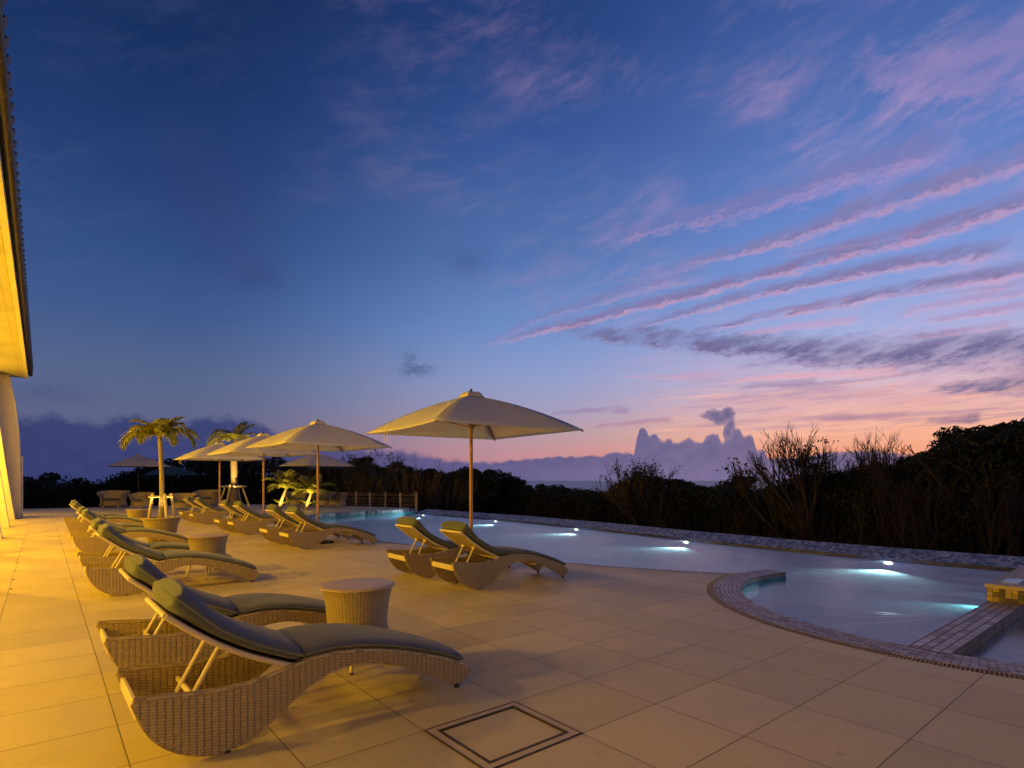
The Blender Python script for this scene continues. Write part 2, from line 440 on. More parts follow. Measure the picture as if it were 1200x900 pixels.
M['frond'] = mat('palm_frond', build=b_leaf((.13, .145, .025), (.30, .29, .07)))
M['leaf'] = mat('shrub_leaf', build=b_leaf((.02, .027, .014), (.052, .058, .032), .12))
M['bark'] = mat('grey_bark', build=b_leaf((.045, .035, .028), (.11, .088, .07), .0))
M['dry'] = mat('dry_stalk', build=b_leaf((.034, .026, .016), (.085, .066, .042), .0))
M['plaster'] = mat('white_plaster', rough=.8, build=lambda nt, b: (nt.links.new(mixc(nt, noise(nt, objco(nt), 3, 5, .6), (.6, .56, .5), (.74, .7, .64)), b.inputs['Base Color']), bump(nt, b, noise(nt, objco(nt), 90, 3), .15, .004)))
M['soffit'] = mat('soffit_board', rough=.7, build=lambda nt, b: (nt.links.new(mixc(nt, (xyz(nt, geopos(nt))[0] * 1.6).f('FRACT').smooth(.0, .02), (.07, .055, .04), (.23, .205, .175)), b.inputs['Base Color'])))
M['roof_tile'] = mat('brown_roof_tile', build=b_wood((.085, .05, .032)))
M['dark_metal'] = mat('dark_metal', (.06, .05, .042), .42, .6)
M['steel'] = mat('brushed_steel', (.55, .55, .56), .3, 1.)
M['grate'] = mat('grating_plastic', (.2, .155, .12), .6)
M['tile_edge'] = mat('tile_edge', (.42, .33, .25), .55)
M['hatch_metal'] = mat('bronze_trim', (.10, .075, .055), .5, .4)
M['gap'] = mat('dark_gap', (.015, .013, .011), .9)
M['lens'] = mat('lamp_lens', (.9, .8, .5), .3, emit=((1, .62, .12), 30))
M['pool_lens'] = mat('pool_lamp_lens', (.9, .9, .8), .2, emit=((1, .86, .5), 14))
M['ground'] = mat('sandy_soil', rough=.95, build=lambda nt, b: (nt.links.new(mixc(nt, noise(nt, geopos(nt), .8, 6, .65), (.05, .04, .025), (.13, .10, .065)), b.inputs['Base Color'])))


def b_sea(nt, b):
    b.inputs['Base Color'].default_value = (.10, .12, .20, 1); b.inputs['Roughness'].default_value = .35
    bump(nt, b, noise(nt, geopos(nt), .15, 4, .6), .6, 1.5)


M['sea'] = mat('sea_water', build=b_sea)


def b_water(nt, b):
    p = geopos(nt); x, y, z = xyz(nt, p)
    h = noise(nt, comb(nt, x, y * 1.3), 1.4, 3, .5) + noise(nt, p, 9, 2, .5) * .12
    bn = nt.nodes.new('ShaderNodeBump'); bn.inputs['Strength'].default_value = .3; bn.inputs['Distance'].default_value = .06
    nt.links.new(h.v, bn.inputs['Height'])
    tl = nt.nodes.new('ShaderNodeBsdfTranslucent'); tl.inputs[0].default_value = (.7, .86, .9, 1)
    fr = nt.nodes.new('ShaderNodeFresnel'); fr.inputs['IOR'].default_value = 1.7; nt.links.new(bn.outputs[0], fr.inputs['Normal'])
    gl = nt.nodes.new('ShaderNodeBsdfGlossy'); gl.inputs['Roughness'].default_value = .24; nt.links.new(bn.outputs[0], gl.inputs['Normal'])
    tr = nt.nodes.new('ShaderNodeBsdfTransparent'); tr.inputs[0].default_value = (.70, .90, .97, 1)
    mx = nt.nodes.new('ShaderNodeMixShader')
    df = nt.nodes.new('ShaderNodeBsdfDiffuse'); df.inputs[0].default_value = (.62, .66, .74, 1)
    m0 = nt.nodes.new('ShaderNodeMixShader'); m0.inputs[0].default_value = .11
    m1 = nt.nodes.new('ShaderNodeMixShader'); m1.inputs[0].default_value = .12
    nt.links.new(df.outputs[0], m1.inputs[1]); nt.links.new(tl.outputs[0], m1.inputs[2])
    nt.links.new(tr.outputs[0], m0.inputs[1]); nt.links.new(m1.outputs[0], m0.inputs[2])
    nt.links.new(fr.outputs[0], mx.inputs[0]); nt.links.new(m0.outputs[0], mx.inputs[1]); nt.links.new(gl.outputs[0], mx.inputs[2])
    nt.links.new(mx.outputs[0], nt.nodes['Material Output'].inputs[0])


M['water'] = mat('pool_water', build=b_water)


# ---------------------------------------------------------------- object helpers
def empty(name, loc, label, cat, group=None, rz=0.):
    o = bpy.data.objects.new(name, None); col.objects.link(o)
    o.empty_display_size = .1
    o.location = loc; o.rotation_euler = (0, 0, rz)
    return tag(o, label, cat, group)


def tag(o, label=None, cat=None, group=None, kind=None):
    if label: o['label'] = label
    if cat: o['category'] = cat
    if group: o['group'] = group
    if kind: o['kind'] = kind
    return o


class MB:
    """collects shapes; build() links them as one mesh object"""
    def __init__(s): s.v = []; s.f = []; s.uv = []
    def add(s, vs, fs, uvs=None):
        o = len(s.v); s.v += [tuple(q) for q in vs]
        for i, f in enumerate(fs):
            s.f.append(tuple(o + k for k in f))
            s.uv.append(uvs[i] if uvs else [(vs[k][0] + vs[k][1] * .37, vs[k][2] + vs[k][1] * .63) for k in f])
        return s
    def box(s, x0, x1, y0, y1, z0, z1):
        vs = [(x, y, z) for x in (x0, x1) for y in (y0, y1) for z in (z0, z1)]
        fs = [(0, 1, 3, 2), (4, 6, 7, 5), (0, 4, 5, 1), (2, 3, 7, 6), (0, 2, 6, 4), (1, 5, 7, 3)]
        ax = [(1, 2), (1, 2), (0, 2), (0, 2), (0, 1), (0, 1)]
        uv = [[(vs[k][a], vs[k][b]) for k in f] for f, (a, b) in zip(fs, ax)]
        return s.add(vs, fs, uv)
    def tube(s, pts, rad, n=8, cap=True):
        pts = [Vector(p) for p in pts]; rs = rad if isinstance(rad, (list, tuple)) else [rad] * len(pts)
        vs, fs, uv = [], [], []; L = 0; up = None
        for i, p in enumerate(pts):
            t = (pts[min(i + 1, len(pts) - 1)] - pts[max(i - 1, 0)])
            t = t.normalized() if t.length > 1e-9 else Vector((0, 0, 1))
            if up is None:
                up = t.orthogonal().normalized()
            up = (up - t * up.dot(t)).normalized(); b = t.cross(up)
            if i: L += (p - pts[i - 1]).length
            for k in range(n):
                a = 2 * math.pi * k / n
                vs.append(p + (up * math.cos(a) + b * math.sin(a)) * rs[i])
            if i:
                for k in range(n):
                    k2 = (k + 1) % n
                    fs.append(((i - 1) * n + k, (i - 1) * n + k2, i * n + k2, i * n + k))
                    uv.append([(k * .02, L), ((k + 1) * .02, L), ((k + 1) * .02, L), (k * .02, L)])
        if cap:
            fs.append(tuple(range(n))[::-1]); uv.append([(0, 0)] * n)
            m = (len(pts) - 1) * n; fs.append(tuple(m + k for k in range(n))); uv.append([(0, 0)] * n)
        return s.add(vs, fs, uv)
    def lathe(s, prof, n=40, a0=0., a1=2 * math.pi, cx=0, cy=0, rref=None):
        full = abs(a1 - a0 - 2 * math.pi) < 1e-6
        m = n if full else n + 1
        rr = rref or max(r for r, z in prof); vs, fs, uv = [], [], []
        arc = [0]
        for (r0, z0), (r1, z1) in zip(prof, prof[1:]): arc.append(arc[-1] + math.hypot(r1 - r0, z1 - z0))
        for j, (r, z) in enumerate(prof):
            for k in range(m):
                a = a0 + (a1 - a0) * k / n; vs.append((cx + r * math.cos(a), cy + r * math.sin(a), z))
        for j in range(len(prof) - 1):
            for k in range(n):
                k2 = (k + 1) % m
                fs.append((j * m + k, j * m + k2, (j + 1) * m + k2, (j + 1) * m + k))
                ua, ub = (a1 - a0) * k / n * rr, (a1 - a0) * (k + 1) / n * rr
                uv.append([(ua, arc[j]), (ub, arc[j]), (ub, arc[j + 1]), (ua, arc[j + 1])])
        return s.add(vs, fs, uv)
    def build(s, name, material, parent=None, smooth=True, bevel=0, loc=None):
        me = bpy.data.meshes.new(name); me.from_pydata(s.v, [], s.f)
        ul = me.uv_layers.new(name='UVMap'); flat = []
        for u in s.uv:
            for q in u: flat += [q[0], q[1]]
        ul.data.foreach_set('uv', flat)
        if smooth:
            me.polygons.foreach_set('use_smooth', [True] * len(me.polygons))
        me.materials.append(material)
        bm = bmesh.new(); bm.from_mesh(me); bmesh.ops.recalc_face_normals(bm, faces=bm.faces)
        bm.to_mesh(me); bm.free()
        if smooth: me.set_sharp_from_angle(angle=R(38))
        o = bpy.data.objects.new(name, me); col.objects.link(o)
        if parent: o.parent = parent
        if loc: o.location = loc
        if bevel:
            md = o.modifiers.new('bevel', 'BEVEL'); md.width = bevel; md.segments = 2; md.limit_method = 'ANGLE'
        return o


def raw_mesh(name, verts, faces, material, parent=None, smooth=False):
    me = bpy.data.meshes.new(name); me.from_pydata(verts, [], faces); me.materials.append(material)
    if smooth: me.polygons.foreach_set('use_smooth', [True] * len(me.polygons))
    o = bpy.data.objects.new(name, me); col.objects.link(o)
    if parent: o.parent = parent
    return o


def copy_tree(o, parent=None):
    c = o.copy(); col.objects.link(c)
    if parent: c.parent = parent
    for ch in list(o.children): copy_tree(ch, c)
    return c


def lerp_tab(tab, x):
    if x <= tab[0][0]: return tab[0][1]
    for (x0, y0), (x1, y1) in zip(tab, tab[1:]):
        if x <= x1: return y0 + (y1 - y0) * (x - x0) / (x1 - x0)
    return tab[-1][1]


def smooth_tab(tab, x, h):
    return sum(lerp_tab(tab, x + k * h / 4) for k in range(-4, 5)) / 9


def sweep(stations, width, th, n=28, ex=3.2, y0=0., ends=.04, crown=0.):
    """padded slab along a path of (x, z) at its lower face, thickness th(t), rounded all round"""
    mb = MB(); N = len(stations); vs, fs = [], []
    L = [0]
    for (a, b), (c, d) in zip(stations, stations[1:]): L.append(L[-1] + math.hypot(c - a, d - b))
    for i, (x, z) in enumerate(stations):
        a = stations[max(i - 1, 0)]; b = stations[min(i + 1, N - 1)]
        tx, tz = b[0] - a[0], b[1] - a[1]; l = math.hypot(tx, tz); nx, nz = -tz / l, tx / l
        if nz < 0: nx, nz = -nx, -nz
        t = L[i] / L[-1]; h = th(t)
        e = min(L[i], L[-1] - L[i]); q = 1 if e >= ends else math.sqrt(max(0, 1 - (1 - e / ends) ** 2))
        hh = h * (.12 + .88 * q); wy = width - (1 - q) * .035
        for k in range(n):
            an = 2 * math.pi * k / n; cs, sn = math.cos(an), math.sin(an)
            yy = math.copysign(abs(cs) ** (2 / ex), cs) * wy / 2
            zz = math.copysign(abs(sn) ** (2 / ex), sn) * hh / 2 + h / 2
            if sn > 0: zz += crown * q * (1 - (2 * yy / width) ** 2)
            vs.append((x + nx * zz, y0 + yy, z + nz * zz))
        if i:
            for k in range(n):
                k2 = (k + 1) % n; fs.append(((i - 1) * n + k, (i - 1) * n + k2, i * n + k2, i * n + k))
    fs.append(tuple(range(n))); m = (N - 1) * n; fs.append(tuple(m + k for k in range(n)))
    return mb.add(vs, fs)


# ---------------------------------------------------------------- the setting
CX, CY, R_IN, R_OUT, R_GR = 8.15, 1.6, 2.52, 2.85, 2.93
WZ = -.085           # water level
FLOOR_Z = -.25


def arc(r, a0, a1, n=48): return [(CX + r * math.cos(R(a0 + (a1 - a0) * k / n)), CY + r * math.sin(R(a0 + (a1 - a0) * k / n))) for k in range(n + 1)]


END_A = 77.
pool_edge = [(8.02, 4.53), (7.70, 5.08), (7.36, 5.74), (7.10, 6.35), (6.90, 6.99), (6.62, 8.3), (6.38, 9.8), (6.08, 12.), (5.86, 13.9), (5.9, 15.8), (6.15, 17.6), (6.75, 19.3), (7.7, 20.7), (8.9, 21.7), (10.4, 22.3), (12.9, 22.5)]
far_edge = [(12.9, 22.5), (13.15, 16.), (12.8, 11.5), (12.35, 8.3), (12.15, 6.), (12.1, 4.3), (12.2, 3.), (12.35, 1.), (12.4, -1.4)]


def poly_obj(name, pts, z, material, hole=None, smooth=False):
    bm = bmesh.new()
    vs = [bm.verts.new((x, y, z)) for x, y in pts]
    for t in tessellate_polygon([[Vector((x, y, 0)) for x, y in pts]]):
        try: f = bm.faces.new([vs[k] for k in t])
        except ValueError: continue
        f.normal_update()
        if f.normal.z < 0: f.normal_flip()
    uv = bm.loops.layers.uv.new('UVMap')
    for f in bm.faces:
        for l in f.loops: l[uv].uv = (l.vert.co.x, l.vert.co.y)
    me = bpy.data.meshes.new(name); bm.to_mesh(me); bm.free(); me.materials.append(material)
    o = bpy.data.objects.new(name, me); col.objects.link(o)
    return o


a_join = math.degrees(math.atan2(4.53 - CY, 8.02 - CX))
deck_pts = [(-9, -7), (14, -7), (14, CY - R_GR), (CX, CY - R_GR)] + arc(R_GR, 270, a_join, 80)[1:-1] + pool_edge + [(13.3, 22.9), (14.5, 26), (13, 30), (9, 36.5), (-9, 37.5)]
tag(poly_obj('deck', deck_pts, 0, M['deck']), kind='structure')


def strip(mb, path, zs, flip=False):
    """vertical wall along a path between heights zs"""
    L = 0
    for (a, b) in zip(path, path[1:]):
        l = math.hypot(b[0] - a[0], b[1] - a[1])
        mb.add([(a[0], a[1], zs[0]), (b[0], b[1], zs[0]), (b[0], b[1], zs[1]), (a[0], a[1], zs[1])], [(0, 1, 2, 3)],
               [[(L, zs[0]), (L + l, zs[0]), (L + l, zs[1]), (L, zs[1])]])
        L += l
    return mb


def offset(path, d):
    out = []
    for i, p in enumerate(path):
        a, b = path[max(i - 1, 0)], path[min(i + 1, len(path) - 1)]
        tx, ty = b[0] - a[0], b[1] - a[1]; l = math.hypot(tx, ty)
        out.append((p[0] - ty / l * d, p[1] + tx / l * d))
    return out


def band(mb, p, q, z, L0=0.):
    """flat strip between two parallel paths"""
    L = L0
    for i in range(len(p) - 1):
        a, b, c, d = p[i], p[i + 1], q[i + 1], q[i]
        l = math.hypot(b[0] - a[0], b[1] - a[1]); w = math.hypot(a[0] - d[0], a[1] - d[1])
        mb.add([(a[0], a[1], z), (b[0], b[1], z), (c[0], c[1], z), (d[0], d[1], z)], [(0, 1, 2, 3)], [[(L, 0), (L + l, 0), (L + l, w), (L, w)]])
        L += l
    return mb


# main pool basin (the half round bay shares its water)
ring_in = arc(R_IN, END_A, 180, 60)
main_w = [(12.42, 22.4)]
water_poly = [p for p in arc(R_IN + .1, 180, END_A, 60)] + [(8.35, 4.7)] + offset(pool_edge, -.0)[1:-1] + [(12.915, 22.5)] + [(x + .018, y) for x, y in far_edge[1:-1]] + [(12.3, CY - .1), (CX - R_IN - .1, CY - .1)]
tag(poly_obj('pool_water', water_poly, WZ, M['water']), kind='structure')
fl = MB()
floor_poly = [(5.2, 0.9), (13.6, .9), (13.6, 23.2), (5.2, 23.2)]
tag(poly_obj('pool_floor', floor_poly, FLOOR_Z, M['pool_tile']), kind='structure')
pw = MB()
strip(pw, pool_edge, (FLOOR_Z - .05, -.006))
wl = MB(); strip(wl, [(x + .02, y) for x, y in far_edge], (FLOOR_Z - .05, -.035)); tag(wl.build('pool_waterline_wall', M['waterline_tile'], smooth=False), kind='structure')
tag(pw.build('pool_wall', M['pool_wall'], smooth=False), kind='structure')
# coping strip on the deck side of the main pool
cp = MB(); band(cp, pool_edge, offset(pool_edge, .13), .004)
tag(cp.build('pool_coping', M['coping'], smooth=False), kind='structure')
# raised mosaic edge on the far side
em = MB(); fe = far_edge; fo = [(x + .34, y) for x, y in fe]
fi = [(x + .02, y) for x, y in fe]; fo = [(x + .62, y) for x, y in fe]; L_ = 0
for k in range(len(fi) - 1):
    (ax_, ay_), (bx_, by_), (cx_, cy_), (dx_, dy_) = fi[k], fi[k + 1], fo[k + 1], fo[k]
    l_ = math.hypot(bx_ - ax_, by_ - ay_)
    em.add([(ax_, ay_, -.035), (bx_, by_, -.035), (cx_, cy_, .10), (dx_, dy_, .10)], [(0, 1, 2, 3)], [[(L_, 0), (L_ + l_, 0), (L_ + l_, .62), (L_, .62)]]); L_ += l_
strip(em, fo, (-2.35, .10))
pe2 = pool_edge[-7:]
po = offset(pe2, .3)
strip(em, pe2, (-.004, .13)); band(em, pe2, po, .13); strip(em, po, (-.004, .13))
tag(em.build('pool_far_edge', M['edge_mosaic'], smooth=False), kind='structure')
# round coping, its inner wall and the slotted gutter beside it
ic, oc, gc = arc(R_IN, END_A, 270, 110), arc(R_OUT, END_A, 270, 110), arc(R_GR, END_A, 270, 110)
rc = MB(); band(rc, ic, oc, .008); strip(rc, oc, (-.05, .008)); strip(rc, ic, (-.045, .008))
rc.add([(*ic[0], -.4), (*oc[0], -.4), (*oc[0], .008), (*ic[0], .008)], [(0, 1, 2, 3)])
tag(rc.build('round_coping', M['coping'], smooth=False), kind='structure')
iw = MB(); strip(iw, [(CX + (p[0] - CX) * 1.002, CY + (p[1] - CY) * 1.002) for p in ic], (FLOOR_Z - .02, -.04)); strip(iw, arc(R_OUT, END_A, 100, 14), (FLOOR_Z, -.04))
tag(iw.build('round_pool_wall', M['pool_wall'], smooth=False), kind='structure')
gt = MB(); band(gt, arc(R_OUT + .002, END_A + 12, 270, 100), arc(R_GR, END_A + 12, 270, 100), -.028)
tag(gt.build('gutter_channel', M['gap'], smooth=False), kind='structure')
gr = MB()
nsl = 330
for k in range(nsl):
    a = R(END_A + 14 + (270 - END_A - 14) * k / nsl); da = .0028
    vs = []
    for z in (-.02, .005):
        for r, aa in ((R_OUT + .004, a - da), (R_GR - .002, a - da), (R_GR - .002, a + da), (R_OUT + .004, a + da)):
            vs.append((CX + r * math.cos(aa), CY + r * math.sin(aa), z))
    gr.add(vs, [(4, 5, 6, 7), (0, 1, 5, 4), (1, 2, 6, 5), (2, 3, 7, 6), (3, 0, 4, 7)])
g = gr.build('gutter_grating', M['grate'], smooth=False); tag(g, kind='structure')
# dividing walk
wk = MB(); X0, X1, Y0, Y1 = CX - R_IN - .02, 12.4, 1.30, 1.60
wk.add([(X0, Y0, .012), (X1, Y0, .012), (X1, Y1, .012), (X0, Y1, .012)], [(0, 1, 2, 3)], [[(X0, 0), (X1, 0), (X1, .3), (X0, .3)]])
tag(wk.build('dividing_walk', M['walk'], smooth=False), kind='structure')
ws = MB()
strip(ws, [(X0, Y0), (X1, Y0)], (-.4, .012))
tag(ws.build('dividing_walk_side', M['dark_mosaic'], smooth=False), kind='structure')
ws = MB(); strip(ws, [(X0, Y1), (X1, Y1)], (-.4, .012)); tag(ws.build('dividing_walk_pool_side', M['pool_wall'], smooth=False), kind='structure')
# the small second pool on the near side of the walk
kp = arc(R_IN + .05, 180 + 6, 270, 60) + [(12.4, CY - R_IN - .05), (12.4, Y0 + .02), (X0 - .05, Y0 + .02)]
tag(poly_obj('small_pool_water', kp, -.10, M['water']), kind='structure')
tag(poly_obj('small_pool_floor', [(5.2, -1.4), (13, -1.4), (13, 1.42), (5.2, 1.42)], -.30, mat('small_pool_tile', build=mosaic(.05, .05, [(.46, .49, .58), (.40, .43, .52), (.52, .55, .62)], (.5, .52, .56)), spec=0.)), kind='structure')
# fan of steps in the round bay
fan = (8.2, 1.64)
for i, (a0, a1, z) in enumerate(((180, 153, -.125), (153, 137, -.15), (137, 122, -.18), (122, 106, -.21))):
    s = MB(); a_in = arc(R_IN - .02, a0, a1, 20)
    vs = [(*fan, z)] + [(x, y, z) for x, y in a_in]
    vs = [(fan[0], fan[1], z)] + [(x, max(y, 1.62), z) for x, y in a_in]
    fs = [(0, k + 1, k + 2) for k in range(20)]
    s.add(vs, fs, [[(vs[k][0], vs[k][1]) for k in f] for f in fs])
    e = a_in[-1]
    s.add([(fan[0], fan[1], z), (e[0], e[1], z), (e[0], e[1], FLOOR_Z), (fan[0], fan[1], FLOOR_Z)], [(0, 1, 2, 3)], [[(0, 0), (2.5, 0), (2.5, .4), (0, .4)]])
    tag(s.build('pool_step', M['step_tile'], smooth=False), kind='structure')
    n = MB(); d = Vector((e[0] - fan[0], e[1] - fan[1], 0)).normalized(); pz = Vector((-d.y, d.x, 0)) * .05
    A, B = Vector((*fan, z + .004)), Vector((*e, z + .004))
    n.add([A, B, B + pz, A + pz], [(0, 1, 2, 3)])
    n.add([A, B, B - Vector((0, 0, .024)), A - Vector((0, 0, .024))], [(0, 1, 2, 3)])
    tag(n.build('pool_step_nosing', M['step_nosing'], smooth=False), kind='structure')

# ground, sea
tag(poly_obj('ground', [(-60, -40), (90, -40), (90, 110), (-60, 110)], -2.3, M['ground']), kind='structure')
sea = MB(); sea.add([(-9000, -9000, -16), (26000, -9000, -16), (26000, 26000, -16), (-9000, 26000, -16)], [(0, 1, 2, 3)])
tag(sea.build('sea', M['sea'], smooth=False), kind='structure')

# ---------------------------------------------------------------- deck details
h = empty('access_hatch', (OX + TX / 2, OY - TY / 2, 0), 'square tile-filled access hatch with metal rim set in the deck', 'hatch')
hx, hy = TX / 2, TY / 2
def ring(mb, ax, ay, bx, by, z0, z1):
    mb.box(-ax, ax, by, ay, z0, z1); mb.box(-ax, ax, -ay, -by, z0, z1)
    mb.box(-ax, -bx, -by, by, z0, z1); mb.box(bx, ax, -by, by, z0, z1)
    return mb
ring(MB(), hx, hy, hx - .007, hy - .007, .001, .006).build('outer_rim', M['hatch_metal'], h, smooth=False)
ring(MB(), hx - .008, hy - .008, hx - .052, hy - .052, .0005, .0035).build('rim_infill', M['tile_edge'], h, smooth=False)
ring(MB(), hx - .053, hy - .053, hx - .060, hy - .060, .001, .007).build('inner_rim', M['hatch_metal'], h, smooth=False)
ring(MB(), hx - .066, hy - .066, hx - .071, hy - .071, .001, .0042).build('seal', M['gap'], h, smooth=False)
for k in range(11):
    u, v = (38 - k * 3.1, 613 + 4.2 * k + .36 * k * k)
    d = 1.4 * 670 / (v - 563); l = (u - 600) / 670 * d
    x, y = math.cos(YAW) * l + math.sin(YAW) * d, -math.sin(YAW) * l + math.cos(YAW) * d
    o = MB().lathe([(0, .006), (.016, .006), (.022, .001)], 14, cx=0, cy=0).build('floor_stud', M['dark_metal'], None, loc=(x + .05, y, 0))
    tag(o, 'small dark round stud in the deck beside the building', 'floor stud', 'studs along the deck joint')

# ---------------------------------------------------------------- sun loungers
BOT = [(-.406, .362), (-.385, .30), (-.36, .235), (-.321, .165), (-.27, .108), (-.196, .058), (-.1, .018), (0, .012), (.07, .024), (.14, .05), (.271, .138), (.35, .20), (.433, .252), (.54, .298), (.659, .318), (.77, .312), (.877, .289), (1.0, .247), (1.114, .197), (1.23, .137), (1.339, .075), (1.43, .026), (1.455, .022), (1.553, .099)]
TOP = [(-.406, .362), (-.25, .346), (-.1, .325), (.02, .320), (.14, .327), (.25, .347), (.362, .374), (.48, .392), (.607, .393), (.74, .378), (.877, .352), (1.02, .316), (1.177, .266), (1.33, .210), (1.475, .148), (1.553, .099)]
LW = .60


def lounger_panel(y):
    xs = [-.406 + .0004] + [-.406 + .012 * k for k in range(1, 12)] + [-.27 + .03 * k for k in range(0, 60)] + [1.5, 1.52, 1.54, 1.5525]
    xs = sorted(x for x in set(xs) if x <= 1.5526)
    mb = MB(); t = .016; n = len(xs); ns = 5; vs, fs, uv = [], [], []
    for x in xs:
        b = smooth_tab(BOT, x, .03) if -.3 < x < 1.4 else lerp_tab(BOT, x)
        c = smooth_tab(TOP, x, .08) if -.3 < x < 1.45 else lerp_tab(TOP, x)
        c = max(c, b + .002)
        for s in (-t, t):
            for k in range(ns): vs.append((x, y + s, b + (c - b) * k / (ns - 1)))
    st = 2 * ns
    for i in range(n - 1):
        for side in (0, 1):
            for k in range(ns - 1):
                a = i * st + side * ns + k; f = (a, a + st, a + st + 1, a + 1)
                fs.append(f); uv.append([(vs[q][0], vs[q][2]) for q in f])
        for k in (0, ns - 1):
            a = i * st + k; f = (a, a + st, a + st + ns, a + ns); fs.append(f); uv.append([(vs[q][0], vs[q][1] * .3) for q in f])
    mb.add(vs, fs, uv)
    top = [(x, y, smooth_tab(TOP, x, .08) + .004) for x in [-.40 + .05 * k for k in range(39)]]
    mb.tube(top, .017, 8)
    bot = [(x, y, (smooth_tab(BOT, x, .03) if x > -.3 else lerp_tab(BOT, x))) for x in [-.402, -.39, -.375, -.355, -.33, -.3] + [-.26 + .05 * k for k in range(35)]]
    mb.tube(bot, .013, 6)
    return mb


def make_lounger():
    root = empty('sun_lounger', (0, 0, 0), 'x', 'sun lounger')
    lounger_panel(.016).build('side_panel', M['wicker'], root)
    lounger_panel(LW - .016).build('side_panel', M['wicker'], root)
    xs = [.36 + .05 * k for k in range(23)]
    sweep([(x, smooth_tab(TOP, x, .08) - .040) for x in xs], LW - .07, lambda t: .03, n=12, ex=8, y0=LW / 2, ends=.005).build('seat_deck', M['wicker_solid'], root)
    xs = [.385 + .03 * k for k in range(38)]
    c = sweep([(x, smooth_tab(TOP, x, .08) + .010) for x in xs], LW - .015, lambda t: .062, y0=LW / 2, ends=.03, crown=.012).build('seat_cushion', M['cushion'], root)
    for yy in (.009, LW - .009): MB().tube([(x, yy, smooth_tab(TOP, x, .08) + .041) for x in xs[1:-1]], .007, 6).build('piping', M['seam'], c)
    # reclined back: board, cushion
    bx0, bz0, bx1, bz1 = .355, .372, -.262, .742
    ang = math.atan2(bz1 - bz0, bx1 - bx0)
    def back(t, off=0.):
        s = math.sin(math.pi * t) * -.035
        x = bx0 + (bx1 - bx0) * t; z = bz0 + (bz1 - bz0) * t
        nx, nz = math.sin(ang), -math.cos(ang)
        return (x + nx * (off + s), z + nz * (off + s))
    N = 26
    br = sweep([back(k / N, -.012) for k in range(N + 1)], LW - .05, lambda t: .022, n=12, ex=8, y0=LW / 2, ends=.004)
    br.build('backrest', M['wicker_solid'], root)
    fr = MB()
    for yy in (.035, LW - .035): fr.tube([(x, yy, z) for x, z in [back(k / 12, -.006) for k in range(13)]], .015, 8)
    for t in (0., 1.):
        x, z = back(t, -.006); fr.tube([(x, .035, z), (x, LW - .035, z)], .015, 8)
    fr.build('back_frame', M['frame'], root)
    NX, NZ = -math.sin(ang), math.cos(ang)
    if NZ < 0: NX, NZ = -NX, -NZ
    pil = lambda t: .088 + .05 * max(0, (t - .62) / .38) ** 1.0
    cu = sweep([back(-.03 + 1.075 * k / 40, .015) for k in range(41)], LW - .005, pil, y0=LW / 2, ends=.05, crown=.014)
    bc = cu.build('back_cushion', M['cushion'], root)
    for yy in (.004, LW - .004):
        MB().tube([(back(t, 0.)[0] + NX * (.02 + pil(t) * .5), yy, back(t, 0.)[1] + NZ * (.02 + pil(t) * .5)) for t in [-.01 + 1.03 * k / 30 for k in range(31)]], .007, 6).build('piping', M['seam'], bc)
    for yy in (.17, LW - .17):
        x, z = back(.52, -.02)
        mb = MB(); mb.tube([(x, yy, z), (x - .155, yy, z - .285)], .0125, 8)
        mb.tube([(x, yy - .03, z), (x, yy + .03, z)], .014, 8)
        mb.build('back_prop', M['frame'], root)
    MB().tube([(-.115, .03, .262), (-.115, LW - .03, .262)], .016, 10).build('prop_rail', M['frame'], root)
    MB().box(-.392, -.368, .03, LW - .03, .262, .33).build('end_rail', M['frame'], root, bevel=.006)
    for x, z in ((.95, .235), (.5, .26)): MB().tube([(x, .03, z), (x, LW - .03, z)], .014, 8).build('stretcher', M['frame'], root)
    for x, z in ((.005, .016), (1.442, .03)):
        for yy in (.018, LW - .018): MB().lathe([(0, 0), (.017, 0), (.019, z), (0, z)], 12, cx=x, cy=yy).build('foot_cap', M['foot_cap'], root)
    return root


LG1, LG2 = 'loungers in the row beside the building', 'loungers in the row along the pool'
loungers = [  # x, y, turn, group, label
    (.732, 3.19, 1.0, LG1, 'nearest large wicker lounger, closest to the camera beside the square hatch'),
    (.722, 4.53, .5, LG1, 'second lounger from the front, behind the nearest one, foot hidden by the drum table'),
    (.80, 8.33, .5, LG1, 'third lounger from the front in the building row, in front of the middle drum table'),
    (.80, 9.62, .2, LG1, 'fourth lounger from the front in the building row, just behind the middle drum table'),
    (.84, 13.1, .3, LG1, 'lounger in the building row whose foot end passes in front of the potted palm'),
    (.84, 14.5, .4, LG1, 'lounger in the building row directly behind the potted palm planter'),
    (.86, 17.9, .3, LG1, 'lounger in the building row ending beside the farthest drum table, farthest but one'),
    (.87, 19.5, .3, LG1, 'last lounger at the far end of the row beside the building'),
    (4.369, 5.95, -2.4, LG2, 'right lounger of the pair under the nearest parasol, back raised, at the pool edge'),
    (4.33, 7.12, -2.0, LG2, 'left lounger of the pair under the nearest parasol, partly hidden by its neighbour'),
    (4.19, 11.62, .5, LG2, 'right lounger of the second pair by the pool, beside the second parasol pole'),
    (4.15, 12.85, .5, LG2, 'left lounger of the second pair by the pool, behind its neighbour'),
    (4.14, 15.65, .5, LG2, 'right lounger of the third pair by the pool, near the third parasol pole'),
    (4.06, 16.75, .5, LG2, 'left lounger of the third pair by the pool, overlapped by its right neighbour'),
    (4.08, 20.3, .5, LG2, 'right lounger of the farthest pair by the pool, near the fourth parasol pole'),
    (4.0, 21.6, .5, LG2, 'farthest lounger of the pool row, at the left end of the far pair'),
]
proto = make_lounger()
